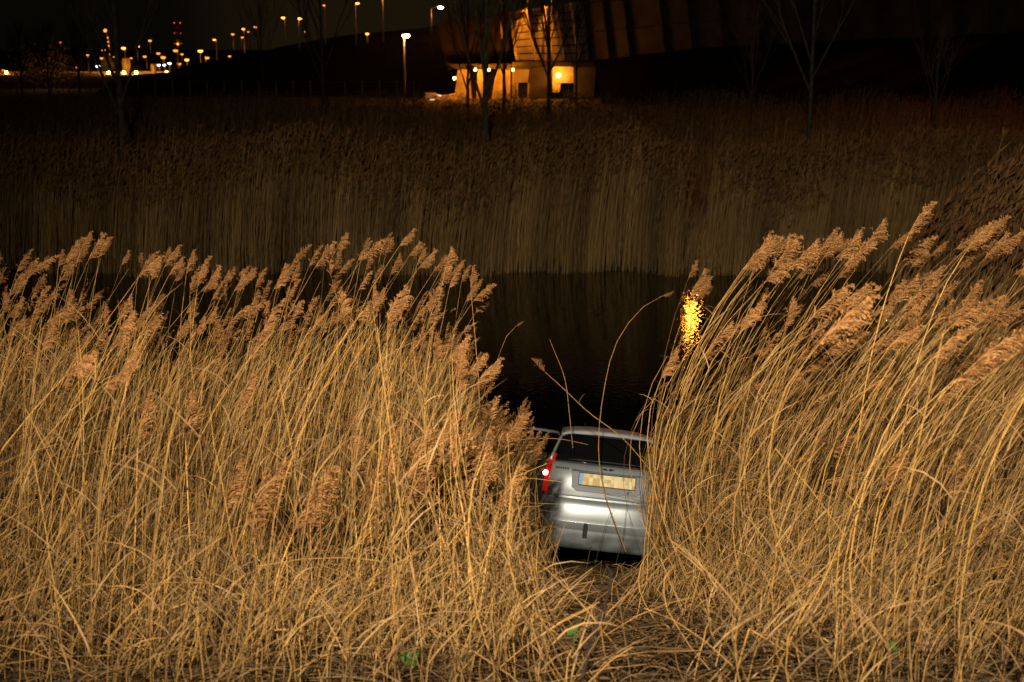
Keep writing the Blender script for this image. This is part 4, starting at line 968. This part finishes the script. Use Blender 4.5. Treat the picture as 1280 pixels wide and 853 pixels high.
addpart('wall', box((a_.x - o_.x, 0, 0), (b_.x - o_.x, 12, b_.z - gI)), M['tank'], sh)
addpart('roof', prism([Vector((a_.x - o_.x - .3, -.3, b_.z - gI + .01)), Vector((b_.x - o_.x + .3, -.3, b_.z - gI + .01)), Vector((b_.x - o_.x + .3, 6, b_.z - gI + 1)), Vector((a_.x - o_.x - .3, 6, b_.z - gI + 1))], Vector((0, 0, .2))), M['dark'], sh)
for k in range(6):
    xx = a_.x - o_.x + 1 + k * 1.05
    addpart('shed_door', box((xx, -.08, 0), (xx + .7, -.02, 1.5)), M['dark'], sh)
ch = empty('chimney', (P(223.5, 60, 620).x, 620, gI), 'tall chimney with red warning lights above the industrial site', 'chimney')
top = P(223.5, 28, 620).z - gI
tubepart('stack', [(0, 0, 0), (0, 0, top)], [1.3, .85], M['tank'], ch, 16)
for f in (.98, .72, .45):
    tubepart('red_band', [(0, 0, top * f - .6), (0, 0, top * f + .3)], 1.25, M['redband'], ch, 16)
    for dx in (-1.3, 1.3): addpart('warning_light', sph((dx, -1.0, top * f), .22 if f > .9 else .14), M['red_lamp'], ch, smoothf=True)
addpart('stack_lamp', sph((0, -1.6, top * .44), .4), M['sodium_far'], ch, smoothf=True)
# crane mast with lights
cr_ = empty('crane', tuple(P(137, 92, 330)), 'thin crane mast strung with amber lights left of the brightest tank', 'crane'); o_ = Vector(cr_.location)
a_, b_, c_ = P(138, 70, 330) - o_, P(135, 45, 330) - o_, P(131.5, 38.5, 330) - o_
tubepart('mast', [(0, 0, 0), tuple(a_), tuple(b_)], [.3, .22, .18], M['tank'], cr_, 6); tubepart('jib', [tuple(b_), tuple(c_)], .15, M['tank'], cr_, 5)
for f in (.08, .3, .5, .7, .9): addpart('mast_light', sph(tuple(a_.lerp(b_, f) + Vector((0, -.4, 0))), .15), M['sodium_dim'], cr_, smoothf=True)
addpart('mast_light', sph(tuple(c_), .38), M['sodium_dim'], cr_, smoothf=True)
# low site wall that carries the orange strip of light
sw = empty('site_wall', (P(75, 95, 300).x, 300, gI), 'long low site wall catching an orange strip of light at far left', 'wall'); o_ = Vector(sw.location)
for k in range(16):
    x0 = P(-30 + k * 17, 95, 300).x - o_.x; x1 = P(-30 + (k + 1) * 17 - .5, 95, 300).x - o_.x
    addpart('wall_section', box((x0, 0, 0), (x1, .3, P(0, 89.5, 300).z - gI)), M['tank'], sw)
for px, lab in ((8, 'low amber lamp on the site wall at the left edge'), (136, 'low amber lamp on the site wall below the crane'), (170, 'low amber lamp on the site wall below the dim tank'), (225, 'low amber lamp before the long shed'), (155, 'bright amber lamp on the site wall below the narrow tank'), (208, 'low amber lamp left of the long shed')):
    lampthing('site_lamp', P(px, 91, 291), .24, 'site_glow', lab, bracket=(0, 1.5, -.5))
# leafy dim thicket at far left
parts = []
for k in range(14):
    cx_ = P(random.uniform(28, 92), 80, 190); n_ = 260; c_ = np.array([cx_.x, 190 + random.uniform(-3, 3), random.uniform(2.5, 6.3)])
    p_ = c_ + rng.normal(0, 1, (n_, 3)) * np.array([1.1, 1, 1.0]); d = unit(rng.normal(0, 1, (n_, 3))) * .16
    BC = np.stack([p_ - d, p_, p_ + d], 1); Wv = unit(np.cross(d, rng.normal(0, 1, d.shape)))[:, None] * np.array([.02, .10, .01])[None, :, None]
    V, Q = ribbons(BC, Wv); parts.append((V, Q, np.repeat(rng.random(n_), 6)))
V, Q, T = merge(parts); o = link('thicket', npmesh('thicket', V, Q, mat('thicket_leaf', (.10, .06, .03), .8, c2=(.22, .15, .07), attr='tone'), T)); tagit(o, 'dim amber lit scrub at far left before the industrial site', 'bushes', kind='stuff')
light('scrub_fill_light', 'POINT', tuple(P(70, 70, 183)), 260, (1, .5, .15), shadow_soft_size=.3)  # point light added to brighten the scrub, no fitting stands here
